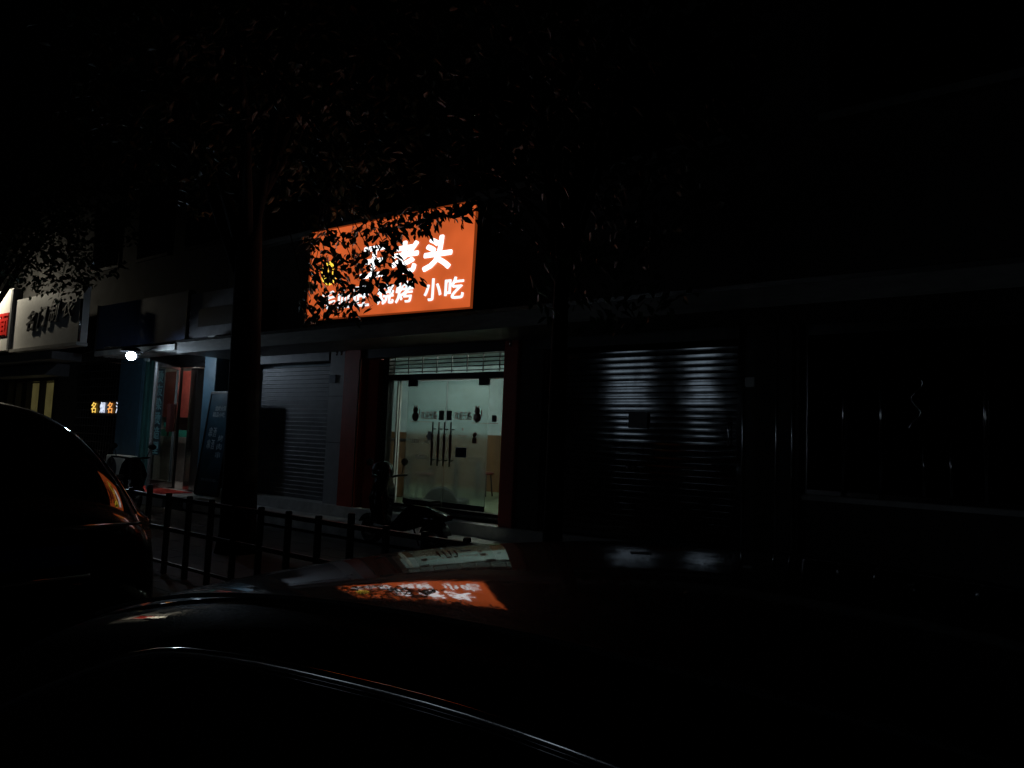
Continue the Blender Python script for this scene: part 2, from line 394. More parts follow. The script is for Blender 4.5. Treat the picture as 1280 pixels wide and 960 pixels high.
dl = leaf_door(-8.28,-7.435,1,'left glass door leaf with pale shop lettering')
dr = leaf_door(-7.425,-6.59,-1,'right glass door leaf with blue notice')
lettering('service_decal','烧烤 小吃',M['decal_w'],dl,(-8.17,8.248,1.60),(1,0,0),(0,0,1),.42,.075,.0,.002)
lettering('service_decal','毛血旺',M['decal_w'],dl,(-8.05,8.248,1.36),(1,0,0),(0,0,1),.26,.07,.0,.002)
MB().box(-7.80,-7.72,8.246,8.249,1.66,1.80).box(-7.83,-7.78,8.246,8.249,1.70,1.74).build('white_sticker', M['decal_w'], dl)
MB().box(-7.2,-6.98,8.244,8.249,1.42,1.57).build('blue_notice', M['blue_plate'], dr)
b = MB().lathe((-6.83,8.247,1.77),(0,1,0),[(0,0),(0,.04),(.002,.04)],14).box(-6.875,-6.79,8.246,8.249,1.64,1.73)
b.build('red_sticker', M['decal'], dr)
MB().box(-7.16,-6.98,8.246,8.249,1.745,1.752).box(-7.08,-7.06,8.246,8.249,1.83,1.87).build('small_sticker', M['decal'], dr)
# room behind the glass
rm = MB().box(-13.1,-5.7,12.0,12.1,1.80,3.3).box(-13.2,-13.1,8.62,12.1,1.80,3.3).box(-5.9,-5.7,8.62,12.0,1.80,3.3).box(-13.1,-5.7,8.6,12.1,3.3,3.36).box(-13.1,-8.72,8.305,8.33,.6,3.3)
room = rm.build('dining_room', M['room_up'], ba)
MB().box(-13.1,-5.7,11.96,12.1,.6,1.798).box(-13.2,-13.06,8.62,11.96,.6,1.798).box(-5.94,-5.7,8.62,11.96,.6,1.798).build('lower_gradient_band', M['room_low'], room)  # brown lower walls put the door glass's light-to-dark gradient into colour
MB().box(-13.1,-5.7,8.3,12.1,.5,.598).build('room_floor', M['room_floor'], room)

# steps along the row
st = MB().box(-13.6,6,7.9,8.5,.2,.5,bev=.012).box(-13.6,6,7.5,7.92,.1,.32,bev=.012)
tag(struct('front_steps', M['marble'], st))
struct('left_platform', M['marble'], MB().box(-40,-13.62,7.1,9.6,.05,.33,bev=.012))

# ------------------------------------------------------------------ restaurant sign
def rot_sign(p):   # the box hangs a little askew, right end low
    c = Vector((-7.64,7.0,4.16)); a = R(1.1); d = Vector(p)-c
    return (c.x+d.x*math.cos(a)+d.z*math.sin(a), p[1], c.z-d.x*math.sin(a)+d.z*math.cos(a))
sx = thing('restaurant_sign', (-7.64,7.0,3.4), 'lit orange box sign with large white Chinese lettering above the glass door', 'sign')
sx_x = Vector((math.cos(R(1.1)),0,-math.sin(R(1.1)))); sx_z = Vector((math.sin(R(1.1)),0,math.cos(R(1.1))))
def sbox(name, m, x0,x1,y0,y1,z0,z1):
    mb = MB().box(x0,x1,y0,y1,z0,z1); mb.v = [rot_sign(v) for v in mb.v]; return mb.build(name, m, sx)
sbox('sign_face', G['sign'], -9.34,-5.94,6.985,7.0,3.46,4.87)
sbox('sign_case', M['dark'], -9.36,-5.92,7.0,7.3,3.445,4.885)
for a_ in ((-9.365,-9.34,6.975,7.0,3.44,4.89),(-5.94,-5.915,6.975,7.0,3.44,4.89),(-9.34,-5.94,6.975,7.0,3.44,3.46),(-9.34,-5.94,6.975,7.0,4.87,4.89)):
    sbox('edge_trim', G['sign_edge'], *a_)
for x in (-9.0,-7.6,-6.2):
    MB().tube([(x,7.29,3.55),(x,7.99,3.75)],.02).build('bracket', M['dark'], sx); MB().tube([(x,7.29,4.75),(x,7.99,4.9)],.02).build('bracket', M['dark'], sx)
def sl_(text,x,z,w,h,m,bold,shear=0):
    lettering('letter', text, m, sx, rot_sign((x,6.982,z)), sx_x, sx_z, w, h, bold, .012, shear)
for t,x,z,w,h in (('王',-8.12,4.03,.50,.44),('老',-7.46,4.03,.50,.44),('头',-6.83,4.02,.50,.45)): sl_(t,x,z,w,h,G['letter'],.034,.08)
for t,x,z,w,h in (('毛',-8.98,3.60,.31,.28),('血',-8.63,3.60,.31,.28),('旺',-8.24,3.60,.33,.30),('烧',-7.72,3.60,.33,.30),('烤',-7.34,3.60,.33,.30),('小',-6.78,3.59,.31,.30),('吃',-6.40,3.59,.33,.29)): sl_(t,x,z,w,h,G['letter_b'],.014)
e = MB(); e.lathe((-8.86,6.983,4.17),(0,-1,0),[(0,.0),(.0,.19),(.01,.19),(.01,0)],26)
e.v = [rot_sign(v) for v in e.v]; em = e.build('emblem', G['emblem'], sx)
e = MB()
for k in range(7):
    x = -9.02+.053*k; e.box(x,x+.022,6.968,6.9725,4.06+.02*abs(3-k),4.28-.015*abs(3-k))
e.v = [rot_sign(v) for v in e.v]; e.build('emblem_lines', M['redletter'], em)

# ------------------------------------------------------------------ left building (print shop) x -20.5 .. -13.4
bb = thing('corner_shop_building', (-17,8.2,0), 'dark shop building with an open glass door behind the white flood lamp', ROW)
w = MB().box(-20.6,-13.42,8.0,14,3.75,8.6).box(-20.6,-13.42,13.8,14,.2,3.7).box(-20.6,-20.5,8.2,14,.2,3.7).box(-13.9,-13.42,8.25,13.8,.2,3.7)
w.box(-20.6,-13.42,8.02,8.4,3.3,3.75)
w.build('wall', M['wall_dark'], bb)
for wx in (-19.8,-17.4,-15.2):
    wn = MB().box(wx,wx+1.5,7.96,8.0,5.6,7.2).build('window', M['frame'], bb)
    MB().box(wx+.07,wx+1.43,7.945,7.958,5.67,7.13).build('pane', M['dark_glass'], wn)
gd = MB().box(-20.5,-17.85,8.3,8.33,.33,3.3).build('shop_window', M['dark_glass'], bb, 'dark shop window behind a black lattice grille')
g = MB()
for k in range(19): g.tube([(-20.45+.143*k,8.16,.4),(-20.45+.143*k,8.16,3.25)],.011,5)
for k in range(15): g.tube([(-20.45,8.155,.45+.2*k),(-17.88,8.155,.45+.2*k)],.009,5)
g.build('lattice_grille', M['dark'], gd)
MB().box(-17.82,-16.7,8.0,8.4,.33,3.3,bev=.02).build('corner_post', M['bluepost'], bb, 'blue painted wall post lit by the lamp')
po = MB().box(-16.68,-16.61,8.05,8.2,.33,3.2).box(-16.44,-16.38,8.05,8.2,.33,3.2).build('window_post', M['greenpost'], bb, 'thin green metal posts beside the banner')
MB().box(-16.6,-16.45,8.1,8.15,.33,3.2).build('post_panel', M['greenpost'], po)
# glazed leaf that carries the banner, and the swung-open leaf
df = MB().box(-16.37,-16.3,8.12,8.22,.36,3.12).box(-15.38,-15.3,8.12,8.22,.36,3.12).box(-16.3,-15.38,8.12,8.22,3.04,3.12).box(-16.3,-15.38,8.12,8.22,.36,.5).build('glass_door', M['frame'], bb)
MB().box(-16.3,-15.38,8.16,8.17,.5,3.04).build('pane', M['glass'], df)
lettering_y = (3.0,2.69,2.38,2.05,1.72,1.39)
bn = MB().box(-16.27,-15.95,8.14,8.15,1.05,3.02).build('banner', M['banner'], df)
for t,z in zip('烫友染烫造型', lettering_y): lettering('banner_letter', t, M['cyan'], bn, (-16.23,8.135,z-.30),(1,0,0),(0,0,1),.25,.27,.012,.004)
MB().box(-15.82,-15.4,8.14,8.15,1.70,1.80).build('safety_band', M['teal'], df)
MB().tube([(-15.5,8.08,1.5),(-15.5,8.08,2.1)],.02).build('pull_handle', M['wood'], df)
of = MB()
yo = Vector((-15.24,8.1,0)); yd = Vector((.55,-.83,0)).normalized()
def oq(a0,a1,z0,z1,t=.05):
    n = Vector((-yd.y,yd.x,0))*t/2
    p = [yo+yd*a0-n, yo+yd*a1-n, yo+yd*a1+n, yo+yd*a0+n]
    of.hexa([(q.x,q.y,z0) for q in p],[(q.x,q.y,z1) for q in p])
oq(0,.07,.4,3.04); oq(.86,.93,.4,3.04); oq(.07,.86,2.96,3.04); oq(.07,.86,.4,.52)
ofo = of.build('glass_door', M['steel'], bb, 'steel framed glass door standing open')
of = MB(); oq(.07,.86,.52,2.96,.008); of.build('pane', M['glass'], ofo)
of = MB(); oq(.2,.24,1.6,2.2,.16); of.build('pull_handle', M['wood'], ofo)
MB().box(-16.6,-13.9,8.1,8.24,3.125,3.31).box(-15.25,-13.9,8.12,8.24,3.02,3.12).build('door_head', M['frame'], bb)
MB().box(-14.98,-14.72,8.22,8.42,.36,3.0,bev=.01).build('door_jamb', M['steel'], bb)
MB().box(-13.88,-13.44,7.9,8.5,.33,3.42,bev=.01).build('end_post', M['bluepost'], bb, 'dark blue post right of the open door')
rm2 = MB().box(-18.4,-13.9,10.6,10.7,.33,3.5).box(-18.45,-18.4,8.45,10.6,.33,3.5).box(-18.4,-13.9,8.45,10.6,3.4,3.5).box(-18.4,-13.9,8.3,10.6,.25,.34)
rm2.build('shop_interior', mat('shop_paint',(.30,.27,.25),.7,var=.25,scale=3), bb)
# folded roller awning under the ledge
aw = MB()
aw.box(-17.2,-13.95,7.35,8.0,3.30,3.34).box(-17.6,-14.0,7.30,7.36,3.26,3.38)
for k in range(4): aw.hexa([(-17.4,7.42+.14*k,3.25),(-14.1,7.42+.14*k,3.27),(-14.1,7.50+.14*k,3.27),(-17.4,7.50+.14*k,3.25)],[(-17.4,7.42+.14*k,3.30),(-14.1,7.42+.14*k,3.30),(-14.1,7.50+.14*k,3.30),(-17.4,7.50+.14*k,3.30)])
ao = aw.build('awning', mat('awning_cloth',(.42,.42,.40),.6,var=.25,scale=4), bb, 'folded pale awning lit by the flood lamp')
MB().tube([(-18.9,7.62,3.42),(-17.4,7.5,3.50),(-15.8,7.45,3.40),(-14.6,7.42,3.36),(-13.9,7.4,3.46)],.02).build('arm', M['steel'], ao)
# menu board inside, price list, green strip
mbd = thing('menu_board', (-16.4,9.3,.4), 'red board with a cream price list seen through the open door', 'menu board')
MB().box(-18.3,-15.3,9.36,9.4,1.95,3.12).build('board', M['redboard'], mbd)
pl = MB().box(-16.3,-15.62,9.345,9.36,2.05,2.72).build('price_list', M['cream'], mbd)
k = MB()
for i in range(8): k.box(-16.27,-15.66+.0*i,9.338,9.344,2.08+.08*i,2.10+.08*i)
k.build('price_lines', M['wood'], pl)
MB().box(-16.38,-15.7,9.33,9.358,1.95,2.01).build('yellow_strip', M['yellow'], mbd)
MB().box(-16.4,-15.72,9.33,9.358,1.66,1.94).build('green_poster', M['green'], mbd)
MB().box(-18.3,-15.5,9.28,9.32,1.46,1.63).build('counter_band', M['teal'], mbd)
ct = thing('shop_counter', (-16.6,9.5,.34), 'grey counter with white papers inside the open door', 'counter')
MB().box(-18.3,-15.3,9.42,10.2,.34,1.45,bev=.02).build('counter_body', mat('counter_laminate',(.24,.22,.21),.5,var=.3,scale=5), ct)
MB().box(-16.3,-16.0,9.40,9.418,1.02,1.09).box(-16.35,-16.15,9.40,9.418,.8,.86).build('paper', M['white_paint'], ct)

# grey sign board over it, and a blue panel added for the lamp's glare
nb = thing('blue_glare_panel', (-18.2,7.7,3.5), 'dark blue panel added above the flood lamp to stand for its blue glare', 'sign')
MB().box(-18.0,-13.95,7.5,7.62,3.47,4.5).build('panel', M['navy'], nb)
MB().box(-18.03,-18.0,7.46,7.62,3.45,4.52).box(-13.95,-13.92,7.46,7.62,3.45,4.52).build('frame', M['dark'], nb)
gb = thing('grey_signboard', (-12.6,7.55,3.5), 'unlit grey signboard with a dark panel above the blue post', 'sign')
MB().box(-13.9,-11.6,7.52,7.66,3.52,4.42).build('panel', M['greyboard'], gb)
MB().box(-13.55,-11.7,7.505,7.519,3.72,4.08).build('dark_field', M['dark'], gb)
for k in range(4): MB().ball((-13.86,7.5,3.62+.14*k),.02).build('bolt', M['chrome'], gb)
bx = thing('junction_box', (-13.1,7.6,3.4), 'small cable box with loose wires under the grey signboard', 'junction box')
MB().box(-13.15,-12.9,7.5,7.7,3.40,3.52,bev=.01).build('case', M['white_paint'], bx)
MB().tube([(-13.9,7.52,3.46),(-13.7,7.5,3.40),(-13.5,7.5,3.47),(-13.3,7.5,3.40),(-13.15,7.55,3.46)],.01,5).build('wire', M['steel'], bx)

# flood lamp
fl = thing('flood_lamp', (-16.0,7.5,3.35), 'round white flood lamp shining out over the pavement', 'lamp')
d = Vector((.60,-.79,-.06)).normalized(); c = Vector((-14.5,6.7,3.08)); sd = d.cross(Vector((0,0,1))).normalized(); dn = d.cross(sd).normalized()
if dn.z > 0: dn = -dn
MB().lathe(c-d*.19,d,[(0,0),(0,.05),(.05,.075),(.10,.08),(.10,0)],28).build('housing', M['dark'], fl)
MB().ball(c,.088,24,(1,1,.92)).build('diffuser', G['flood'], fl)
MB().lathe((c.x,c.y,c.z+.14),(0,0,-1),[(-.03,0),(-.03,.05),(-.01,.12),(.06,.21),(.055,.215),(-.02,.13),(-.04,.05),(-.04,0)],28).build('shade', M['dark'], fl)  # dish added to cut the lamp's upward light on crown and wall
vq = lambda e,w,t: c+d*e+sd*w+dn*(.15+t)
MB().hexa([vq(-.06,-.16,.008),vq(.34,-.26,.008),vq(.34,.26,.008),vq(-.06,.16,.008)],[vq(-.06,-.16,0),vq(.34,-.26,0),vq(.34,.26,0),vq(-.06,.16,0)]).build('added_visor', M['dark'], fl)  # plate added to keep the lamp's light off the pavement
MB().tube([c-d*.17,(-14.66,7.2,3.30),(-14.7,7.55,3.36)],.018).build('arm', M['steel'], fl)

# led strip sign behind the grille
ls = thing('led_sign', (-18.7,8.1,2.1), 'four glowing LED characters in yellow and white behind the lattice', 'sign')
MB().box(-19.45,-17.9,8.12,8.14,1.9,2.3).build('backing', M['plastic'], ls)
for t,x,m_ in (('名',-19.42,'led_y'),('烟',-18.93,'led_w'),('名',-18.53,'led_o'),('酒',-18.08,'led_w')): lettering('led_letter', t, G[m_], ls, (x,8.1,1.98),(1,0,0),(0,0,1),.25,.27,.0,.01)

# ------------------------------------------------------------------ noodle / clothing shop building further left
bc = thing('noodle_shop_building', (-26,8.2,0), 'low shop building with yellow curtained doors under the white signs', ROW)
w = MB().box(-40,-20.62,8.0,14,3.5,8.6).box(-21.9,-20.62,8.2,8.6,.2,3.5).box(-40,-26.2,8.2,8.6,.2,3.5).box(-26.2,-21.9,8.2,8.6,3.0,3.5).box(-40,-20.62,13.8,14,.2,3.5)
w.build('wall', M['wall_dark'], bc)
MB().box(-30,-20.0,7.3,8.0,3.3,3.5).build('canopy', M['greyboard'], bc)
MB().hexa([(-25.6,7.6,2.95),(-21.2,7.6,2.95),(-21.2,8.2,2.95),(-25.6,8.2,2.95)],[(-25.6,7.9,3.28),(-21.2,7.9,3.28),(-21.2,8.2,3.28),(-25.6,8.2,3.28)]).build('door_hood', M['greyboard'], bc)
fd = MB()
for x in (-26.15,-25.4,-24.75,-23.95,-22.95,-21.95): fd.box(x-.05,x+.05,8.15,8.3,.33,2.98)
fd.box(-26.2,-21.9,8.15,8.3,2.85,2.99)
fdo = fd.build('door_frame', M['frame'], bc, 'dark framed glass doors with self-glowing yellow curtains inside')
MB().box(-26.1,-22.0,8.22,8.23,.33,2.85).build('pane', M['glass'], fdo)
cu = MB()
for a_,b_ in ((-24.65,-23.85),(-23.5,-22.1)):
    n = 24; vs = []; fs = []
    for i in range(n+1):
        x = a_+(b_-a_)*i/n; y = 8.5+.03*math.sin(i*1.9); vs += [(x,y,.4),(x,y,2.84)]
    for i in range(n): fs.append((2*i,2*i+2,2*i+3,2*i+1))
    cu.add(vs, fs, True)
cu.build('curtain', G['curtain'], fdo)
MB().box(-26.0,-24.7,8.6,8.65,.4,2.84).build('curtain', mat('green_curtain',(.10,.16,.12),.7,var=.3), fdo)
# signs on it
ns = thing('noodle_sign', (-24,7.15,3.6), 'bright white sign with red Chinese lettering at the left edge', 'sign')
MB().box(-27.5,-22.38,7.12,7.3,3.6,5.3).build('panel', M['signwhite'], ns)
MB().box(-22.38,-22.26,7.06,7.3,3.6,5.25).build('end_post', M['greyboard'], ns)
lettering('letter','烩面',M['redletter'],ns,(-24.1,7.1,4.0),(1,0,0),(0,0,1),1.62,.66,.02,.03)
cs = thing('tailor_sign', (-20,7.15,3.6), 'pale sign with black raised brush lettering beside the red lettered sign', 'sign')
MB().box(-22.24,-18.05,7.14,7.3,3.6,4.95).build('panel', mat('pale_sign_sheet',(.62,.61,.59),.55,var=.15,scale=2), cs)
MB().box(-22.24,-18.05,7.08,7.32,3.52,3.598).build('bottom_rail', M['ledge'], cs)
MB().tube([(-18.0,7.1,3.6),(-18.0,7.1,4.62)],.03).build('end_post', M['steel'], cs)
for t,x,z,s_ in (('名',-21.15,4.02,.52),('门',-20.45,4.08,.52),('制',-19.72,4.15,.56),('衣',-18.95,4.22,.5)):
    lettering('letter', t, M['blackletter'], cs, (x,7.10,z),(1,0,0),(.12,0,1),.54,s_,.008,.05,.15)
def spot(x, z, label):
    sp = thing('sign_lamp', (x,6.6,z), label, 'lamp', 'warm lamps over the white signs')
    MB().lathe((x,6.2,z),(0,.85,-.5),[(-.12,.02),(-.1,.06),(.0,.09),(.03,.1)],18).build('shade', M['dark'], sp)
    MB().lathe((x,6.2,z),(0,.85,-.5),[(.015,0),(.015,.085)],18).build('bulb', G['spot'], sp)
    MB().tube([(x,6.1,z+.06),(x,6.3,z+.3),(x,7.2,z-.1)],.014).build('arm', M['dark'], sp)
spot(-23.5,5.65,'small warm lamp on an arm lighting the red lettering')

# ------------------------------------------------------------------ things on the pavement by the left shop
cp = MB().box(-17.9,-14.35,7.13,8.1,.332,.345)
tag(cp.build('red_carpet', M['carpet']), 'red carpet strip on the platform before the open door', 'carpet')
ac = thing('air_conditioner', (-15.9,7.35,.33), 'cream outdoor air conditioner unit standing beside the red carpet', 'air conditioner')
ax0, ax1, ay0, ay1, az0, az1 = -16.35,-15.55,7.2,7.5,.47,1.05
MB().box(ax0,ax1,ay0,ay1,az0,az1,bev=.015).build('casing', M['acwhite'], ac)
fg = MB()
for r_ in (.06,.11,.16,.21,.245): fg.tube([(ax0+.28+r_*math.cos(t*.262),ay0-.012,(az0+az1)/2+r_*math.sin(t*.262)) for t in range(25)],.006,5,False)
for t in range(8): fg.tube([(ax0+.28,ay0-.012,(az0+az1)/2),(ax0+.28+.245*math.cos(t*.785),ay0-.012,(az0+az1)/2+.245*math.sin(t*.785))],.005,5)
fg.build('fan_guard', M['plastic'], ac)
MB().lathe((ax0+.28,ay0-.004,(az0+az1)/2),(0,1,0),[(0,0),(0,.245)],24).build('fan_opening', M['plastic'], ac)
MB().box(ax1-.003,ax1+.02,ay0+.06,ay0+.2,az1-.12,az1-.07,bev=.006).build('grip_recess', M['plastic'], ac)
MB().tube([(ax1+.012,ay0+.10,az0+.34),(ax1+.05,ay0+.14,az0+.28),(ax1+.03,ay0+.16,az0+.05)],.014).build('pipe', M['plastic'], ac)
MB().box(ax0+.05,ax0+.13,ay0+.02,ay1-.02,.345,az0).box(ax1-.13,ax1-.05,ay0+.02,ay1-.02,.345,az0).build('foot', M['dark'], ac)
af = thing('a_frame_sign', (-13.0,7.55,.5), 'dark blue poster stand leaning beside the tree trunk', 'poster stand')
BL,BR,TR,TL = (-13.42,7.62,.42),(-12.62,7.62,.42),(-12.42,7.72,2.42),(-13.22,7.72,2.42)
def afq(u0,u1,v0,v1,name,m,off=0,th=.03):
    bl,br,tr,tl = map(Vector,(BL,BR,TR,TL))
    P = lambda u,v,o: (bl*(1-u)+br*u)*(1-v)+(tl*(1-u)+tr*u)*v+Vector((0,-o,0))
    return MB().hexa([P(u0,v0,off),P(u1,v0,off),P(u1,v0,off-th),P(u0,v0,off-th)],[P(u0,v1,off),P(u1,v1,off),P(u1,v1,off-th),P(u0,v1,off-th)]).build(name,m,af)
afq(0,1,0,1,'board',M['poster'])
for a_ in ((-.02,.02,0,1.0),(.98,1.02,0,1.0),(.02,.98,.985,1.01),(.02,.98,-.01,.012)): afq(*a_,'frame',M['steel'] if a_[2]>.9 else M['dark'],.012,.05)
for u0,v0,wd,ht,t in ((.30,.815,.46,.05,'烧烤火锅'),(.24,.755,.52,.05,'精品小吃'),(.2,.13,.66,.03,'欢迎光临')):
    bl,br,tr,tl = map(Vector,(BL,BR,TR,TL)); o_ = (bl*(1-u0)+br*u0)*(1-v0)+(tl*(1-u0)+tr*u0)*v0+Vector((0,-.004,0))
    lettering('poster_letter',t,M['posterprint'],af,o_,br-bl,tl-bl,wd*.8,ht*2.0,.0,.004)
for v0 in (.56,.44):
    for u0,t in ((.2,'串'),(.38,'酒')):
        o_ = (bl*(1-u0)+br*u0)*(1-v0)+(tl*(1-u0)+tr*u0)*v0+Vector((0,-.004,0)); lettering('poster_letter',t,M['posterprint'],af,o_,br-bl,tl-bl,.11,.19,.0,.004)
for v0,t in ((.52,'烤'),(.44,'肉'),(.36,'串')):
    o_ = (bl*.36+br*.64)*(1-v0)+(tl*.36+tr*.64)*v0+Vector((0,-.004,0)); lettering('poster_letter',t,M['posterprint'],af,o_,br-bl,tl-bl,.17,.12,.0,.004)
MB().tube([(-12.7,7.74,2.3),(-12.75,7.98,.52)],.015).build('rear_strut', M['dark'], af)

# chair inside the restaurant
chx = thing('round_chair', (-7.62,8.55,.6), 'dark round backed seat behind the glass door', 'chair')
n = 20; vs=[];
mbk = MB().lathe((-7.66,8.5,.50),(0,1,0),[(-.04,0),(-.04,.40),(-.01,.435),(.03,.40),(.03,0)],36); mbk.v = [(x,y,max(z,.62)) for x,y,z in mbk.v]
mbk.build('backrest', M['rubber'], chx)
MB().lathe((-7.66,8.76,.6),(0,0,1),[(.02,.05),(.02,.26),(.12,.27),(.14,.24),(.14,0)],24).build('seat', M['plastic'], chx)

# furniture seen dimly through the glass; dark counter added to darken the left
dt = thing('dining_table', (-9.2,10.2,.6), 'dark dining table inside the restaurant', 'table')
MB().box(-9.9,-8.5,9.8,10.6,1.30,1.345,bev=.01).build('table_top', M['room_low'], dt)
for x in (-9.82,-8.62):
    for y in (9.85,10.5): MB().box(x,x+.06,y,y+.06,.6,1.30).build('leg', M['dark'], dt)
co_ = thing('added_counter', (-10.8,9.6,.6), 'dark counter added to darken the left of the restaurant room', 'counter')
MB().box(-12.6,-9.35,8.75,9.35,.6,1.62,bev=.02).build('counter_body', M['room_low'], co_)
MB().box(-12.65,-9.3,8.7,9.4,1.62,1.66,bev=.01).build('counter_top', M['dark'], co_)
for i_,(x,y) in enumerate(((-9.6,9.45),(-8.9,9.4),(-8.75,10.95))):
    if i_ == 0:
        sto = thing('stool', (x,y,.6), 'dark stools around the dining table', 'stool', 'stools around the dining table')
        MB().lathe((x,y,1.02),(0,0,1),[(0,0),(0,.16),(.03,.17),(.05,.15),(.05,0)],20).build('seat', M['wood'], sto)
        for q in range(4): MB().tube([(x+.1*math.cos(q*1.57+.78),y+.1*math.sin(q*1.57+.78),1.02),(x+.15*math.cos(q*1.57+.78),y+.15*math.sin(q*1.57+.78),.6)],.014).build('leg', M['dark'], sto)
    else:
        s_ = copy_thing(sto); s_.location = (x,y,.6)

# lamps in the two rooms
def tube_light(x0,x1,y,z,g,label):
    t = thing('ceiling_light', ((x0+x1)/2,y,z), label, 'lamp')
    MB().box(x0,x1,y-.06,y+.06,z+.03,z+.11).build('fitting', M['white_paint'], t)
    MB().tube([(x0+.05,y,z),(x1-.05,y,z)],.022).build('tube', G[g], t)
tube_light(-7.1,-6.0,9.1,3.245,'tube','bright tube light under the restaurant ceiling near the door')
tube_light(-11.0,-9.8,9.3,3.27,'tube','second tube light at the far left of the restaurant ceiling')
tube_light(-16.9,-15.2,8.78,3.33,'tube2','tube light inside the shop with the open door')

# ------------------------------------------------------------------ trees
def leaf_mesh(pts):   # pts: (pos, direction, size, roll)
    vs=[]; fs=[]
    for p, d, s, rl in pts:
        d = d.normalized(); side = d.cross(Vector((0,0,1)))
        if side.length < .05: side = Vector((1,0,0))
        side.normalize(); side = (Matrix.Rotation(rl,3,d) @ side); n = side.cross(d)
        i = len(vs); w = s*.23
        vs += [p, p+d*s*.38+side*w+n*s*.05, p+d*s*.40, p+d*s*.38-side*w+n*s*.05, p+d*s-n*s*.10, p+d*s*.72+side*w*.66, p+d*s*.72-side*w*.66]
        fs += [(i,i+2,i+5,i+1),(i+2,i+4,i+5),(i,i+3,i+6,i+2),(i+2,i+6,i+4)]
    return vs, fs
def spray(c, n, s, droop=.5):
    out=[]; a0 = random.uniform(0,6.28); ax = Vector((math.cos(a0),math.sin(a0),random.uniform(-.7,.0)))
    for k in range(n):
        a = a0+random.uniform(-1.3,1.3)
        d = Vector((math.cos(a),math.sin(a),random.uniform(-1.0,.25)-droop*.5))
        out.append((c+ax*(k/n-.5)*s*1.6+Vector((random.gauss(0,.3)*s,random.gauss(0,.3)*s,random.gauss(0,.3)*s)), d, s*random.uniform(.7,1.15), random.uniform(-1.4,1.4)))
    return out
def tree(base, tr, ht, crown, n, ls, label, sprays=(), mleaf='leaf', keep=None, lean=(0,0), hl=.125):
    b = Vector(base); t = thing('street_tree', base, label, 'tree', 'trees along the pavement')
    lean = Vector((lean[0],lean[1],0))
    tp = [b+Vector((0,0,-.1)), b+Vector((0,0,.25)), b+lean*.4+Vector((0,0,ht*.35)), b+lean+Vector((0,0,ht*.7)), b+lean*1.6+Vector((0,0,ht))]
    mb = MB().tube(tp,[tr*1.35,tr*1.05,tr*.95,tr*.85,tr*.7],14)
    mb.build('trunk', M['bark'], t)
    cc = Vector(crown[0]); cr = Vector(crown[1])
    lm = MB(); top = tp[-1]; tips=[]
    for k in range(9):
        a = k*.7+random.uniform(-.3,.3); e = random.uniform(.35,.9)
        q = cc+Vector((cr.x*e*math.cos(a),cr.y*e*math.sin(a),cr.z*random.uniform(-.5,.7)))
        mid = top.lerp(q,.5)+Vector((0,0,.3)); lm.tube([top-Vector((0,0,random.uniform(0,ht*.25))),mid,q],[tr*.42,tr*.25,tr*.08],7); tips.append(q)
    for q in sprays[::9]:
        q = Vector(q); e = min(tips,key=lambda v:(v-q).length); lm.tube([e,e.lerp(q,.5)+Vector((0,0,.15)),q],[.012,.008,.004],5)
    lm.build('limb', M['bark'], t)
    L=[]
    for i in range(n):
        v = Vector((random.gauss(0,1),random.gauss(0,1),random.gauss(0,1))).normalized()*random.random()**.38
        p = cc+Vector((v.x*cr.x,v.y*cr.y,v.z*cr.z))
        if math.sin(p.x*2.1+1)*math.sin(p.y*2.3)*math.sin(p.z*2.0+.5) < -.22: continue
        if keep and not keep(p): continue
        L += spray(p, 6, ls)
    vs, fs = leaf_mesh(L); MB().add(vs, fs).build('crown', M[mleaf], t)
    if sprays:
        L=[]
        for q in sprays: L += spray(Vector(q), random.choice((6,7,8,9)), hl*random.uniform(.8,1.15), .9)
        vs, fs = leaf_mesh(L); MB().add(vs, fs).build('hanging_foliage', M['leaf_b'], t)
    return t
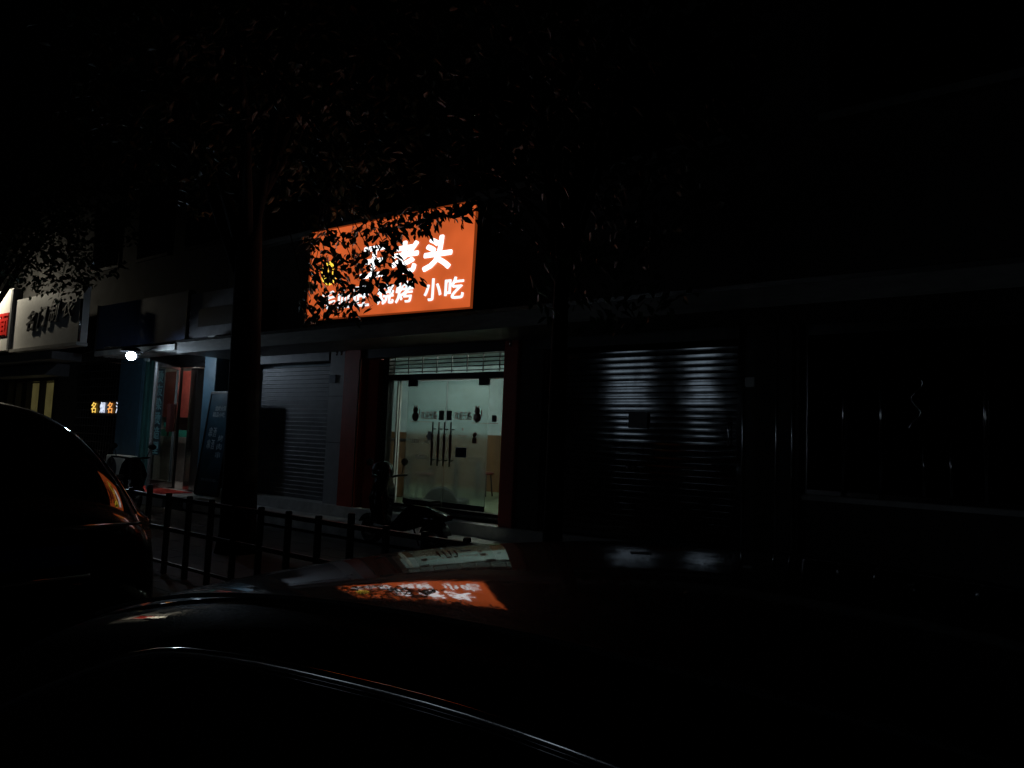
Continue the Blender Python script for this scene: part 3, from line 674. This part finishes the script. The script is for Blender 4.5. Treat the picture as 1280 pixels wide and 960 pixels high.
A= [(-6.69, 5.23, 4.07), (-7.31, 5.97, 4.28), (-7.18, 5.38, 3.81), (-5.98, 5.41, 3.88), (-6.16, 5.23, 3.8), (-7.2, 5.52, 4.21), (-7.02, 5.53, 3.18), (-6.78, 6.18, 4.21), (-7.23, 5.81, 3.63), (-6.39, 5.56, 3.44), (-7.36, 6.19, 4.32), (-6.45, 5.37, 4.09), (-5.73, 5.41, 3.46), (-7.28, 6.16, 3.98), (-7.1, 6.15, 3.94), (-7.66, 5.88, 4.11), (-8.25, 6.18, 3.81), (-6.6, 5.26, 3.56), (-7.3, 6.1, 4.07), (-7.19, 5.9, 4.19), (-6.73, 5.87, 4.02), (-7.41, 6.04, 3.54), (-6.59, 5.3, 3.54), (-7.23, 5.4, 4.04), (-5.87, 5.34, 3.41), (-7.24, 5.68, 3.98), (-7.43, 5.75, 3.85), (-7.67, 5.74, 3.57), (-7.53, 5.56, 4.04), (-6.78, 5.94, 3.37), (-7.6, 6.04, 4.29), (-7.21, 5.96, 4.29), (-7.06, 5.24, 4.04), (-5.88, 5.35, 3.69), (-6.84, 5.42, 4.15), (-6.17, 5.44, 3.99), (-7.74, 5.77, 3.85), (-7.07, 5.39, 3.65), (-6.41, 5.82, 3.81), (-5.75, 5.54, 3.59), (-7.08, 5.56, 3.83), (-7.44, 5.91, 3.33), (-6.65, 6.14, 3.8), (-6.88, 5.39, 4.01), (-6.28, 5.55, 3.41), (-7.04, 6.18, 4.45), (-5.78, 5.41, 3.96), (-5.96, 5.23, 3.44), (-5.79, 5.39, 3.87), (-6.83, 6.03, 4.01), (-7.08, 5.93, 3.77), (-7.09, 6.14, 3.86), (-6.1, 5.7, 3.51), (-6.86, 5.24, 3.79), (-6.06, 5.51, 3.57), (-7.96, 5.92, 3.44), (-6.1, 5.59, 4.1), (-6.26, 5.34, 3.71), (-6.12, 5.58, 3.83), (-7.21, 5.66, 3.77), (-7.29, 5.56, 3.59), (-6.02, 5.65, 3.6), (-6.4, 5.34, 3.18), (-5.78, 5.23, 3.98), (-7.44, 5.98, 3.41), (-7.14, 5.93, 3.42), (-7.24, 5.62, 3.28), (-5.99, 5.31, 4.1), (-6.51, 5.5, 3.39), (-6.49, 5.76, 3.56), (-7.54, 6.09, 3.34), (-6.75, 5.68, 3.21), (-8.23, 6.17, 4.48), (-6.09, 5.73, 3.79), (-6.21, 5.38, 4.05), (-7.49, 5.82, 3.62), (-7.22, 5.8, 4.04), (-6.52, 5.8, 3.41), (-7.19, 5.92, 3.68), (-6.37, 5.22, 3.68), (-7.27, 5.64, 3.71), (-6.91, 6.0, 4.23), (-7.05, 5.34, 3.1), (-6.05, 5.24, 3.74), (-7.04, 5.38, 3.99), (-7.08, 5.49, 3.35), (-6.35, 5.64, 3.6), (-6.41, 5.51, 3.41), (-6.26, 5.83, 3.98), (-6.53, 5.37, 3.4), (-5.97, 5.55, 3.79), (-7.86, 5.88, 3.26), (-7.52, 5.74, 4.25), (-7.84, 6.16, 3.86), (-7.47, 6.14, 3.43), (-6.34, 5.46, 4.15), (-6.77, 5.54, 3.21), (-7.19, 5.74, 3.91), (-7.16, 5.74, 3.53), (-7.46, 5.57, 3.27), (-7.5, 6.06, 3.93), (-6.81, 5.4, 3.24), (-7.4, 5.67, 3.18), (-7.02, 5.32, 3.24), (-7.83, 6.08, 3.62)]
B= [(-6.58, 6.08, 4.36), (-5.58, 5.74, 4.32), (-4.68, 5.27, 4.06), (-5.46, 5.51, 4.22), (-4.72, 5.28, 4.12), (-5.89, 5.66, 4.08), (-5.63, 5.29, 3.92), (-5.96, 5.73, 4.26), (-5.19, 5.48, 4.07), (-5.84, 6.03, 4.25), (-5.46, 5.97, 4.34), (-4.67, 5.39, 4.11), (-6.04, 6.01, 4.46), (-5.9, 5.78, 4.16), (-5.34, 5.47, 4.08), (-6.43, 6.11, 4.39), (-5.6, 5.21, 4.07), (-5.38, 5.6, 4.11), (-6.12, 5.8, 4.34), (-5.89, 5.36, 4.03), (-5.69, 5.69, 4.11), (-6.25, 6.08, 4.49), (-5.11, 5.54, 4.13), (-6.1, 5.91, 4.26), (-4.73, 5.39, 4.14), (-5.79, 6.18, 4.49), (-6.19, 6.16, 4.47), (-5.25, 5.36, 3.95), (-6.38, 5.96, 4.33), (-5.97, 5.53, 4.07), (-5.53, 5.23, 3.94), (-5.99, 5.41, 4.13), (-5.85, 5.93, 4.36), (-5.62, 5.67, 4.04), (-5.84, 5.73, 4.22), (-5.08, 5.33, 4.15)]
F= [(-6.05, 5.74, 3.64), (-5.78, 5.63, 3.53), (-5.73, 5.56, 3.56), (-5.87, 5.83, 3.58), (-5.24, 5.91, 4.21), (-5.31, 5.92, 4.28)]
L_= [(-17.48, 5.87, 5.63), (-17.95, 5.96, 5.01), (-15.23, 5.32, 4.51), (-15.82, 5.18, 5.09), (-19.36, 5.84, 5.06), (-16.59, 5.3, 4.43), (-18.85, 5.66, 5.26), (-18.18, 5.93, 4.79), (-15.39, 5.25, 4.92), (-15.89, 5.3, 5.0), (-15.5, 5.57, 4.98), (-16.4, 5.08, 4.87), (-14.48, 5.51, 4.13), (-15.24, 5.58, 4.78), (-14.53, 5.43, 4.25), (-16.85, 5.74, 5.03), (-19.07, 5.67, 5.87), (-16.27, 5.58, 4.49), (-15.06, 5.82, 4.76), (-12.94, 5.14, 4.27), (-16.07, 5.18, 5.37), (-14.95, 5.28, 4.77), (-13.15, 5.18, 4.44), (-15.8, 5.9, 5.23), (-15.72, 5.85, 4.64), (-16.52, 5.9, 4.64), (-16.8, 5.39, 4.78), (-15.97, 5.85, 4.24), (-16.83, 5.93, 4.94), (-14.4, 5.77, 4.35), (-18.54, 5.85, 5.89), (-16.75, 5.69, 4.35), (-14.52, 5.01, 5.02), (-14.44, 5.33, 4.77), (-14.8, 5.26, 4.94), (-14.09, 5.53, 4.19), (-16.95, 5.56, 5.09), (-15.57, 5.92, 4.59), (-17.05, 5.26, 5.47), (-16.47, 5.98, 4.48), (-16.31, 5.15, 4.57), (-14.18, 5.79, 4.52), (-15.77, 5.32, 4.52), (-18.35, 5.56, 5.3), (-15.09, 5.62, 4.68), (-14.94, 5.05, 4.93), (-14.69, 5.58, 4.81), (-18.1, 5.66, 5.52), (-13.33, 5.26, 4.63), (-16.33, 5.09, 4.41), (-16.75, 5.6, 4.49), (-16.91, 5.26, 4.77), (-16.22, 5.18, 5.02), (-14.91, 5.24, 4.16), (-14.36, 5.57, 4.47), (-17.05, 5.47, 5.4), (-14.14, 5.38, 4.83), (-14.06, 5.12, 4.2), (-12.98, 5.22, 4.45), (-18.17, 5.61, 5.37)]
T= [(-3.49, 5.86, 3.59), (-2.37, 4.92, 2.94), (-3.06, 5.05, 2.68), (-3.01, 5.42, 3.45), (-3.25, 5.69, 3.45), (-2.52, 5.32, 2.85), (-2.44, 4.7, 2.94), (-3.23, 5.22, 3.14), (-3.8, 5.68, 3.31), (-3.18, 5.83, 2.85), (-2.52, 4.73, 2.9), (-3.61, 5.15, 3.15), (-3.21, 5.88, 3.11), (-2.86, 5.63, 2.98), (-2.66, 5.46, 3.23), (-2.89, 4.83, 3.35), (-3.52, 5.29, 3.46), (-3.3, 5.19, 3.26), (-3.12, 5.3, 2.9), (-2.78, 5.29, 3.33), (-3.25, 4.73, 2.83), (-3.7, 5.74, 2.98), (-3.07, 5.22, 3.06), (-3.0, 4.87, 3.29), (-2.73, 5.46, 2.85), (-3.07, 5.05, 3.19), (-2.79, 4.78, 3.12), (-3.02, 5.42, 3.25), (-2.63, 4.63, 2.67), (-3.15, 5.88, 3.0), (-3.32, 5.4, 3.02), (-3.36, 4.97, 3.28), (-3.81, 5.91, 3.25), (-2.41, 5.41, 2.98)]

tree((-8.27,5.32,.15), .215, 4.6, ((-8.3,5.2,6.6),(3.1,2.4,2.3)), 2600, .155, 'broad tree with a thick trunk whose leaves hang over the orange sign', A+B+F,
     keep=lambda p: p.z > 4.75+max(0,(p.x+7.5))*.25, lean=(-.22,.05))
tree((-3.55,5.45,.15), .09, 3.4, ((-3.3,5.4,5.2),(1.7,1.5,1.9)), 900, .14, 'slim young tree before the dark steel shutter', T)
tree((-18.4,5.3,.15), .11, 4.2, ((-16.0,5.3,6.0),(2.4,1.9,1.8)), 1100, .15, 'tree at the left before the white signs', L_, keep=lambda p: p.z > 4.5)
tree((2.2,5.4,.15), .12, 3.8, ((2.0,5.4,6.0),(2.2,2.0,2.0)), 500, .16, 'tree at the right edge by the dark shop window')

# ------------------------------------------------------------------ fence
fn = thing('pavement_fence', (-7,4,.15), 'low black metal fence of square posts along the pavement', 'fence')
r_ = MB().box(-13,-3.2,3.985,4.015,.60,.64).box(-13,-3.2,3.985,4.015,.25,.28).box(-13,-3.2,3.98,4.02,.93,.97)
r_.build('rail', M['dark'], fn)
i = 0
x = -13.0
while x < -3.1:
    MB().box(x-.023,x+.023,3.975,4.025,.15,1.0 if i%4 else 1.06,bev=.006).build('post', M['dark'], fn); x += .42; i += 1

# ------------------------------------------------------------------ scooters
def scooter(loc, label, rz=0):
    x, y, z = 0, 0, 0
    t = thing('scooter', (0,0,0), label, 'scooter', 'scooters parked on the pavement')
    def wheel(cx):
        w = MB().lathe((cx,0,.2),(0,1,0),[(-.045,.12),(-.055,.16),(-.045,.19),(0,.2),(.045,.19),(.055,.16),(.045,.12)],28).build('wheel', M['rubber'], t)
        MB().lathe((cx,0,.2),(0,1,0),[(-.03,.0),(-.03,.05),(-.045,.12),(.045,.12),(.03,.05),(.03,0)],20).build('rim', M['steel'], w)
    wheel(-.62); wheel(.62)
    bd = MB()   # tail fairing and footboard
    def sect(xx,w,z0,z1): return [(xx,-w,z0),(xx,-w*1.05,(z0+z1)/2),(xx,-w*.7,z1),(xx,w*.7,z1),(xx,w*1.05,(z0+z1)/2),(xx,w,z0)]
    S = [sect(-.42,.17,.24,.34),sect(-.1,.19,.22,.34),(sect(.06,.16,.24,.5)),sect(.2,.16,.28,.62),sect(.45,.15,.36,.60),sect(.7,.12,.42,.55),sect(.86,.06,.46,.52)]
    vs=[v for s in S for v in s]; fs=[(i*6+k,i*6+(k+1)%6,i*6+6+(k+1)%6,i*6+6+k) for i in range(len(S)-1) for k in range(6)]
    fs += [tuple(range(5,-1,-1)), tuple(range((len(S)-1)*6,len(S)*6))]
    bd.add(vs,fs,True).build('body', M['paint_dark'], t)
    rf = MB(); vs=[];fs=[]
    for k in range(13):
        a = R(15+150*k/12)
        vs += [(.62+.235*math.cos(a),-.075,.2+.235*math.sin(a)),(.62+.235*math.cos(a),.075,.2+.235*math.sin(a))]
    for k in range(12): fs.append((2*k,2*k+2,2*k+3,2*k+1))
    rf.add(vs,fs,True).build('mudguard', M['plastic'], t); rf = MB()
    vs=[];fs=[]
    for k in range(13):
        a = R(15+140*k/12)
        vs += [(-.62+.235*math.cos(a),-.075,.2+.235*math.sin(a)),(-.62+.235*math.cos(a),.075,.2+.235*math.sin(a))]
    for k in range(12): fs.append((2*k,2*k+2,2*k+3,2*k+1))
    rf.add(vs,fs,True).build('mudguard', M['plastic'], t)
    st = MB().box(.08,.62,-.14,.14,.63,.70,bev=.03).build('seat', M['rubber'], t)
    MB().tube([(-.62,.07,.2),(-.5,.07,.6),(-.40,.0,.78),(-.36,0,.95)],.025).tube([(-.62,-.07,.2),(-.5,-.07,.6),(-.40,.0,.78)],.02).build('fork', M['dark'], t)
    sh = MB(); S=[]
    for xx,w,zz in ((-.40,.16,.34),(-.44,.22,.5),(-.45,.25,.68),(-.42,.2,.85),(-.40,.12,.96)): S.append([(xx,-w,zz),(xx-.10,-w*.55,zz),(xx-.13,0,zz),(xx-.10,w*.55,zz),(xx,w,zz),(xx+.05,0,zz)])
    vs=[v for s in S for v in s]; fs=[(i*6+k,i*6+(k+1)%6,i*6+6+(k+1)%6,i*6+6+k) for i in range(len(S)-1) for k in range(6)]
    sh.add(vs,fs,True).build('leg_shield', M['paint_dark'], t)
    MB().ball((-.5,0,.9),.1,16,(.8,1,.9)).build('headlight', M['lens'], t)
    MB().tube([(-.30,-.34,.99),(-.36,-.2,.98),(-.38,0,.95),(-.36,.2,.98),(-.30,.34,.99)],.017).build('handlebar', M['dark'], t)
    for s in (-1,1):
        m_ = MB().tube([(-.34,s*.26,.98),(-.36,s*.32,1.14)],.008,6).build('mirror', M['dark'], t)
        MB().ball((-.365,s*.34,1.18),.06,12,(.35,1.2,.9)).build('mirror_head', M['plastic'], m_)
    MB().box(.845,.885,-.05,.05,.48,.53,bev=.01).build('tail_light', M['tail'], t)
    MB().tube([(.1,.12,.26),(.14,.2,.03)],.012).build('kickstand', M['steel'], t)
    t.location = loc; t.rotation_euler = (0,0,rz)
    return t
s_a = scooter((-7.18,7.18,.15), 'black scooter parked before the step of the glass door')
h = MB().ball((-7.62,7.16,1.20),.17,20,(1,.9,.85)); h.v=[(x_,y_,max(z_,1.09)) for x_,y_,z_ in h.v]
hm = h.build('helmet', M['paint_black']); tag(hm,'black helmet resting on the scooter handlebar by the glass door','helmet')
s_b = copy_thing(s_a); s_b.location = (-12.9,5.95,.15); s_b.rotation_euler = (0,0,R(-50)); s_b['label'] = 'black scooter parked before the red carpet'

# ------------------------------------------------------------------ cars
def interp(P, u):
    if u <= P[0][0]: return P[0][1]
    if u >= P[-1][0]: return P[-1][1]
    for i in range(len(P)-1):
        if P[i][0] <= u <= P[i+1][0]:
            x0,y0 = P[i]; x1,y1 = P[i+1]; h = x1-x0
            def sl(j):
                if j == 0: return (P[1][1]-P[0][1])/(P[1][0]-P[0][0])
                if j == len(P)-1: return (P[-1][1]-P[-2][1])/(P[-1][0]-P[-2][0])
                a = (P[j][1]-P[j-1][1])/(P[j][0]-P[j-1][0]); b = (P[j+1][1]-P[j][1])/(P[j+1][0]-P[j][0])
                return 0 if a*b <= 0 else 2*a*b/(a+b)
            m0, m1 = sl(i), sl(i+1); t = (u-x0)/h
            return (2*t**3-3*t**2+1)*y0+(t**3-2*t**2+t)*h*m0+(-2*t**3+3*t**2)*y1+(t**3-t**2)*h*m1
def car(name, x0, yc, S, label):
    """S: top profile zt, belt zb, half width W, length L, roof radius, wheel places, glass ranges"""
    t = thing(name, (x0+S['L']/2,yc,0), label, 'car', 'cars parked along the kerb')
    L = S['L']; us = []; u = 0
    while u < L-1e-6:
        us.append(u); u += .02 if (u < .3 or u > L-.35) else .045
    us.append(L)
    NT, NW, NL = 16, 10, 14
    def half(u):
        zt = interp(S['zt'],u); e = min(u, L-u); w = S['W']*(1-.30*max(0,1-e/S.get('taper',.55))**2.2)
        zb = interp(S['zb'],u); tb = w*.955
        wr = tb-max(0,zt-zb)*S['tumble']; pts=[]
        rd = S['R']
        er = interp(S['er'],u); edge = lambda v: zt-v*v/(2*rd)-er*(v/wr)**S.get('ep',8)
        for k in range(NT): pts.append((wr*k/NT, edge(wr*k/NT), 't'))
        ze = edge(wr); zb2 = min(zb, ze-.012)
        for k in range(NW):
            q = k/NW; pts.append((wr+(tb-wr)*q+.018*math.sin(math.pi*q)*(1 if ze-zb2>.1 else 0), ze+(zb2-ze)*q, 'w'))
        bot = min(.26, zb2-.1)
        for k in range(NL+1):
            q = k/NL; pts.append((tb+(w-tb)*math.sin(min(1,q*2.2)*math.pi/2)-.10*w*max(0,q-.55)**1.6*2, zb2+(bot-zb2)*q, 'l'))
        return pts, zt, zb, ze
    rows=[]; info=[]
    for u in us:
        p, zt, zb, ze = half(u); info.append((zt,zb,ze))
        rows.append([(x0+u,yc-v,z) for v,z,_ in p[::-1]]+[(x0+u,yc+v,z) for v,z,_ in p[1:]])
    kinds = [k for *_,k in half(L/2)[0]]; kinds = kinds[::-1][:-1]+kinds[:-1]   # per cell, rough
    n = len(rows[0]); groups={}
    nh = NT+NW+NL
    for i in range(len(us)-1):
        um = (us[i]+us[i+1])/2; zt,zb,ze = info[i]
        for j in range(n-1):
            hj = nh-1-j if j < nh else j-nh     # cell index from the centre outwards
            side = 'near' if j < nh else 'far'
            a,b_ = rows[i][j], rows[i][j+1]; zc = (a[2]+b_[2])/2; vc = abs((a[1]+b_[1])/2-yc)
            g = 'body'
            if hj < NT-1:
                if S['ws'][0] < um < S['ws'][1]: g = 'windscreen'
                elif S['rw'][0] < um < S['rw'][1]: g = 'rear_window'
                elif any(z0 < zc < z1 and vc > v0 for z0,z1,v0 in S['tails']) and um > L-.35: g = 'tail_light_'+side
                elif um < .3 and any(z0 < zc < z1 and vc > v0 for z0,z1,v0 in S['heads']): g = 'headlight_'+side
            elif NT < hj < NT+NW-1:
                for q,(a0,a1) in enumerate(S['sw']):
                    lim = a0+ (0 if q else 0)
                    if a0 < um < a1 and ze-zb > .10: g = 'side_window_%s%d' % (side,q)
            elif hj >= NT+NW:
                hit = False
                for wx in S['wheels']:
                    if math.hypot(um-wx, zc-S['wr']) < S['wr']+.05: hit = True
                if hit: continue
                for q,(a0,a1) in enumerate(S['doors']):
                    if a0 < um < a1 and zc > .34: g = 'door_%s%d' % (side,q)
                if um > L-.5 and any(z0 < zc < z1 for z0,z1,_ in S['tails']): g = 'tail_light_'+side
                if um < .45 and any(z0 < zc < z1 for z0,z1,_ in S['heads']): g = 'headlight_'+side
            groups.setdefault(g,[]).append((i,j))
    mats = dict(body=S['paint'],windscreen=M['dark_glass'],rear_window=M['dark_glass'],side_window=M['dark_glass'],door=S['paint'],tail_light=M['tail'],headlight=M['lens'])
    parts={}
    for g,cells in groups.items():
        idx={}; vs=[]; fs=[]
        for i,j in cells:
            f=[]
            for q in ((i,j),(i+1,j),(i+1,j+1),(i,j+1)):
                if q not in idx: idx[q]=len(vs); vs.append(rows[q[0]][q[1]])
                f.append(idx[q])
            fs.append(f)
        if g == 'body':
            for r_ in (0,len(us)-1):
                k0=len(vs); vs += rows[r_]; fs.append(list(range(k0,k0+n)))
        key = g.rstrip('0123456789').replace('_near','').replace('_far','')
        parts[g] = MB().add(vs,fs,True).build(key, mats[key], t)
    # underside and wheels
    MB().box(x0+.3,x0+L-.3,yc-S['W']*.80,yc+S['W']*.80,.2,.5).build('underbody', M['plastic'], t)
    for wx in S['wheels']:
        for s in (-1,1):
            r_=S['wr']; c=(x0+wx,yc+s*(S['W']-.14),r_)
            w = MB().lathe(c,(0,s,0),[(-.11,r_*.62),(-.11,r_*.95),(-.06,r_),(.07,r_),(.11,r_*.95),(.115,r_*.64)],36).build('wheel', M['rubber'], t)
            rm_ = MB().lathe(c,(0,s,0),[(-.1,r_*.62),(.02,r_*.60),(.10,r_*.64)],36)
            for k in range(5):
                a=k*1.2566; rm_.tube([(c[0],c[1]+s*.07,c[2]),(c[0]+r_*.62*math.cos(a),c[1]+s*.085,c[2]+r_*.62*math.sin(a))],.028,6)
            rm_.build('rim', M['steel'], w)
    # bright trim over the side glass
    for s in (-1,1):
        pts=[]
        for k in range(61):
            u = S['trim'][0]+(S['trim'][1]-S['trim'][0])*k/60; p,zt,zb,ze = half(u); v,z,_ = p[NT]
            pts.append((x0+u, yc+s*(v+.008), z-.004))
        MB().tube(pts,S['trim'][2],8).build('window_trim', M['chrome'], t)
    return t, half, parts
fore = dict(L=4.72,W=.88,R=3.9,tumble=.60,er=[(0,.03),(1.1,.03),(1.6,.10),(2.1,.11),(2.3,.08),(2.6,.035),(4.72,.03)],paint=M['paint_black'],
    zt=[(0,.58),(.05,.69),(.25,.81),(.7,.91),(1.05,.99),(1.35,1.085),(1.72,1.235),(1.95,1.345),(2.2,1.436),(2.5,1.502),(2.8,1.536),(3.1,1.549),(3.6,1.53),(4.05,1.475),(4.35,1.33),(4.55,1.15),(4.68,.95),(4.72,.6)],
    zb=[(0,.66),(.8,.84),(1.3,.93),(4.72,1.0)], wheels=(.85,3.75), wr=.33, ws=(1.1,2.0), rw=(4.12,4.52), sw=((1.6,2.75),(2.8,3.95)), doors=((1.45,2.75),(2.76,3.75)),
    tails=((.74,.90,.4),), heads=((.62,.78,.4),), trim=(1.15,4.15,.006))
fc, fhalf, fparts = car('black_car', -3.45, 1.0, fore, 'glossy black car close to the camera with the orange sign mirrored in its roof')
for s, ux in ((-1,2.5),(1,2.5),(-1,3.6),(1,3.6)):
    MB().box(-3.45+ux-.1,-3.45+ux+.1,1.0+s*.88-.02,1.0+s*.88+.02,.84,.87,bev=.008).build('handle', M['chrome'], fparts['door_%s%d' % ('near' if s<0 else 'far', 0 if ux<3 else 1)])
for s in (-1,1):
    MB().ball((-3.45+1.6,1.0+s*.93,1.02),.10,16,(.6,.9,.7)).tube([(-3.45+1.6,1.0+s*.80,.99),(-3.45+1.6,1.0+s*.90,1.0)],.03).build('wing_mirror', M['paint_black'], fc)
for s in (-1,1):      # roof seams
    pts=[]
    for k in range(40):
        u = 2.1+1.8*k/39; p,zt,zb,ze = fhalf(u); v = .40; pts.append((-3.45+u,1.0+s*v,zt-v*v/(2*3.9)-.02*(v/p[16][0])**8+.0008))
    MB().tube(pts,.0035,6).build('roof_seam', M['rubber'], fc)
back = dict(taper=1.3,er=[(0,.1),(5,.1)],ep=5,L=4.72,W=.98,R=2.4,tumble=.36,paint=M['paint_dark'],
    zt=[(0,.7),(.05,.85),(.2,.98),(.7,1.08),(1.2,1.16),(1.6,1.38),(2.0,1.68),(2.4,1.84),(2.8,1.88),(3.2,1.85),(3.55,1.76),(4.0,1.52),(4.4,1.26),(4.58,1.17),(4.64,1.06),(4.655,.84),(4.66,.80),(4.70,.79),(4.72,.45)],
    zb=[(0,.8),(1.2,1.0),(4.6,1.08),(4.72,.9)], wheels=(.9,3.75), wr=.36, ws=(1.25,2.1), rw=(3.5,4.42), sw=((1.7,2.65),(2.72,3.55)), doors=((1.55,2.68),(2.7,3.6)),
    tails=((.93,1.04,.42),), heads=((.78,.92,.45),), trim=(1.5,4.3,.009))
bcar, bhalf, bparts = car('dark_suv', -9.36, 1.72, back, 'dark sport utility car at the left edge with orange light on its rear glass')
MB().box(-4.725,-4.695,1.45,1.99,.86,.98,bev=.006).build('number_plate', M['plate'], bcar)
MB().tube([(-4.665,1.1,1.09),(-4.665,2.3,1.09)],.012).build('boot_trim', M['chrome'], bcar)
MB().tube([(-4.64,.9,.795),(-4.63,1.3,.80),(-4.63,2.0,.80)],.014).build('bumper_streak_strip', M['chrome'], bcar)  # chrome strip added to give the bluish reflection streak along the bumper

# ------------------------------------------------------------------ the other side of the street, behind the camera
ob = thing('opposite_building', (-10,-14,0), 'building across the street behind the camera with lit windows', ROW)
MB().box(-45,40,-22,-14,-.3,9).build('wall', M['wall'], ob)
for x0,x1,z0,z1 in ((-16.5,-14.7,3.1,4.1),(-16.4,-14.9,1.8,2.5),(-12.7,-11.5,2.9,4.1),(-12.5,-11.6,1.9,2.4),(5.6,6.1,.9,5.0),(-9.3,-8.8,1.2,4.6)):  # last two tall panes added to draw long glints in the mullions
    w_ = MB().box(x0-.08,x1+.08,-14.0,-13.97,z0-.08,z1+.08).build('window', M['frame'], ob)
    MB().box(x0,x1,-13.968,-13.96,z0,z1).build('pane', G['win'], w_)

# ------------------------------------------------------------------ sky, camera, render
wd = bpy.data.worlds.new('World'); SC.world = wd; wd.use_nodes = True
nt = wd.node_tree; bg = nt.nodes['Background']
sk = nt.nodes.new('ShaderNodeTexSky'); sk.sky_type = 'NISHITA'; sk.sun_disc = False; sk.sun_elevation = R(-5); sk.sun_rotation = R(200)
nt.links.new(sk.outputs['Color'], bg.inputs['Color']); bg.inputs['Strength'].default_value = .012

cd = bpy.data.cameras.new('camera'); co = bpy.data.objects.new('camera', cd); COL.objects.link(co); SC.camera = co
cd.sensor_width = 36; cd.lens = 886/1280*36; cd.clip_end = 2000; cd.clip_start = .02
rx = Vector((.80201076,.59597792,.03986294)); ry = Vector((.01484879,-.08660997,.99613163)); rz = -Vector((-.59712499,.79831637,.07831168))
co.matrix_world = Matrix(((rx.x,ry.x,rz.x,0),(rx.y,ry.y,rz.y,0),(rx.z,ry.z,rz.z,1.72),(0,0,0,1)))
vs_ = SC.view_settings; vs_.view_transform = 'Standard'; vs_.look = 'None'; vs_.exposure = 0; vs_.gamma = 1
SC.render.engine = 'CYCLES'; cy = SC.cycles
cy.use_denoising = True
try: cy.denoiser = 'OPENIMAGEDENOISE'
except Exception: pass
cy.max_bounces = 8; cy.transparent_max_bounces = 12; cy.sample_clamp_indirect = 4; cy.caustics_reflective = False; cy.caustics_refractive = False
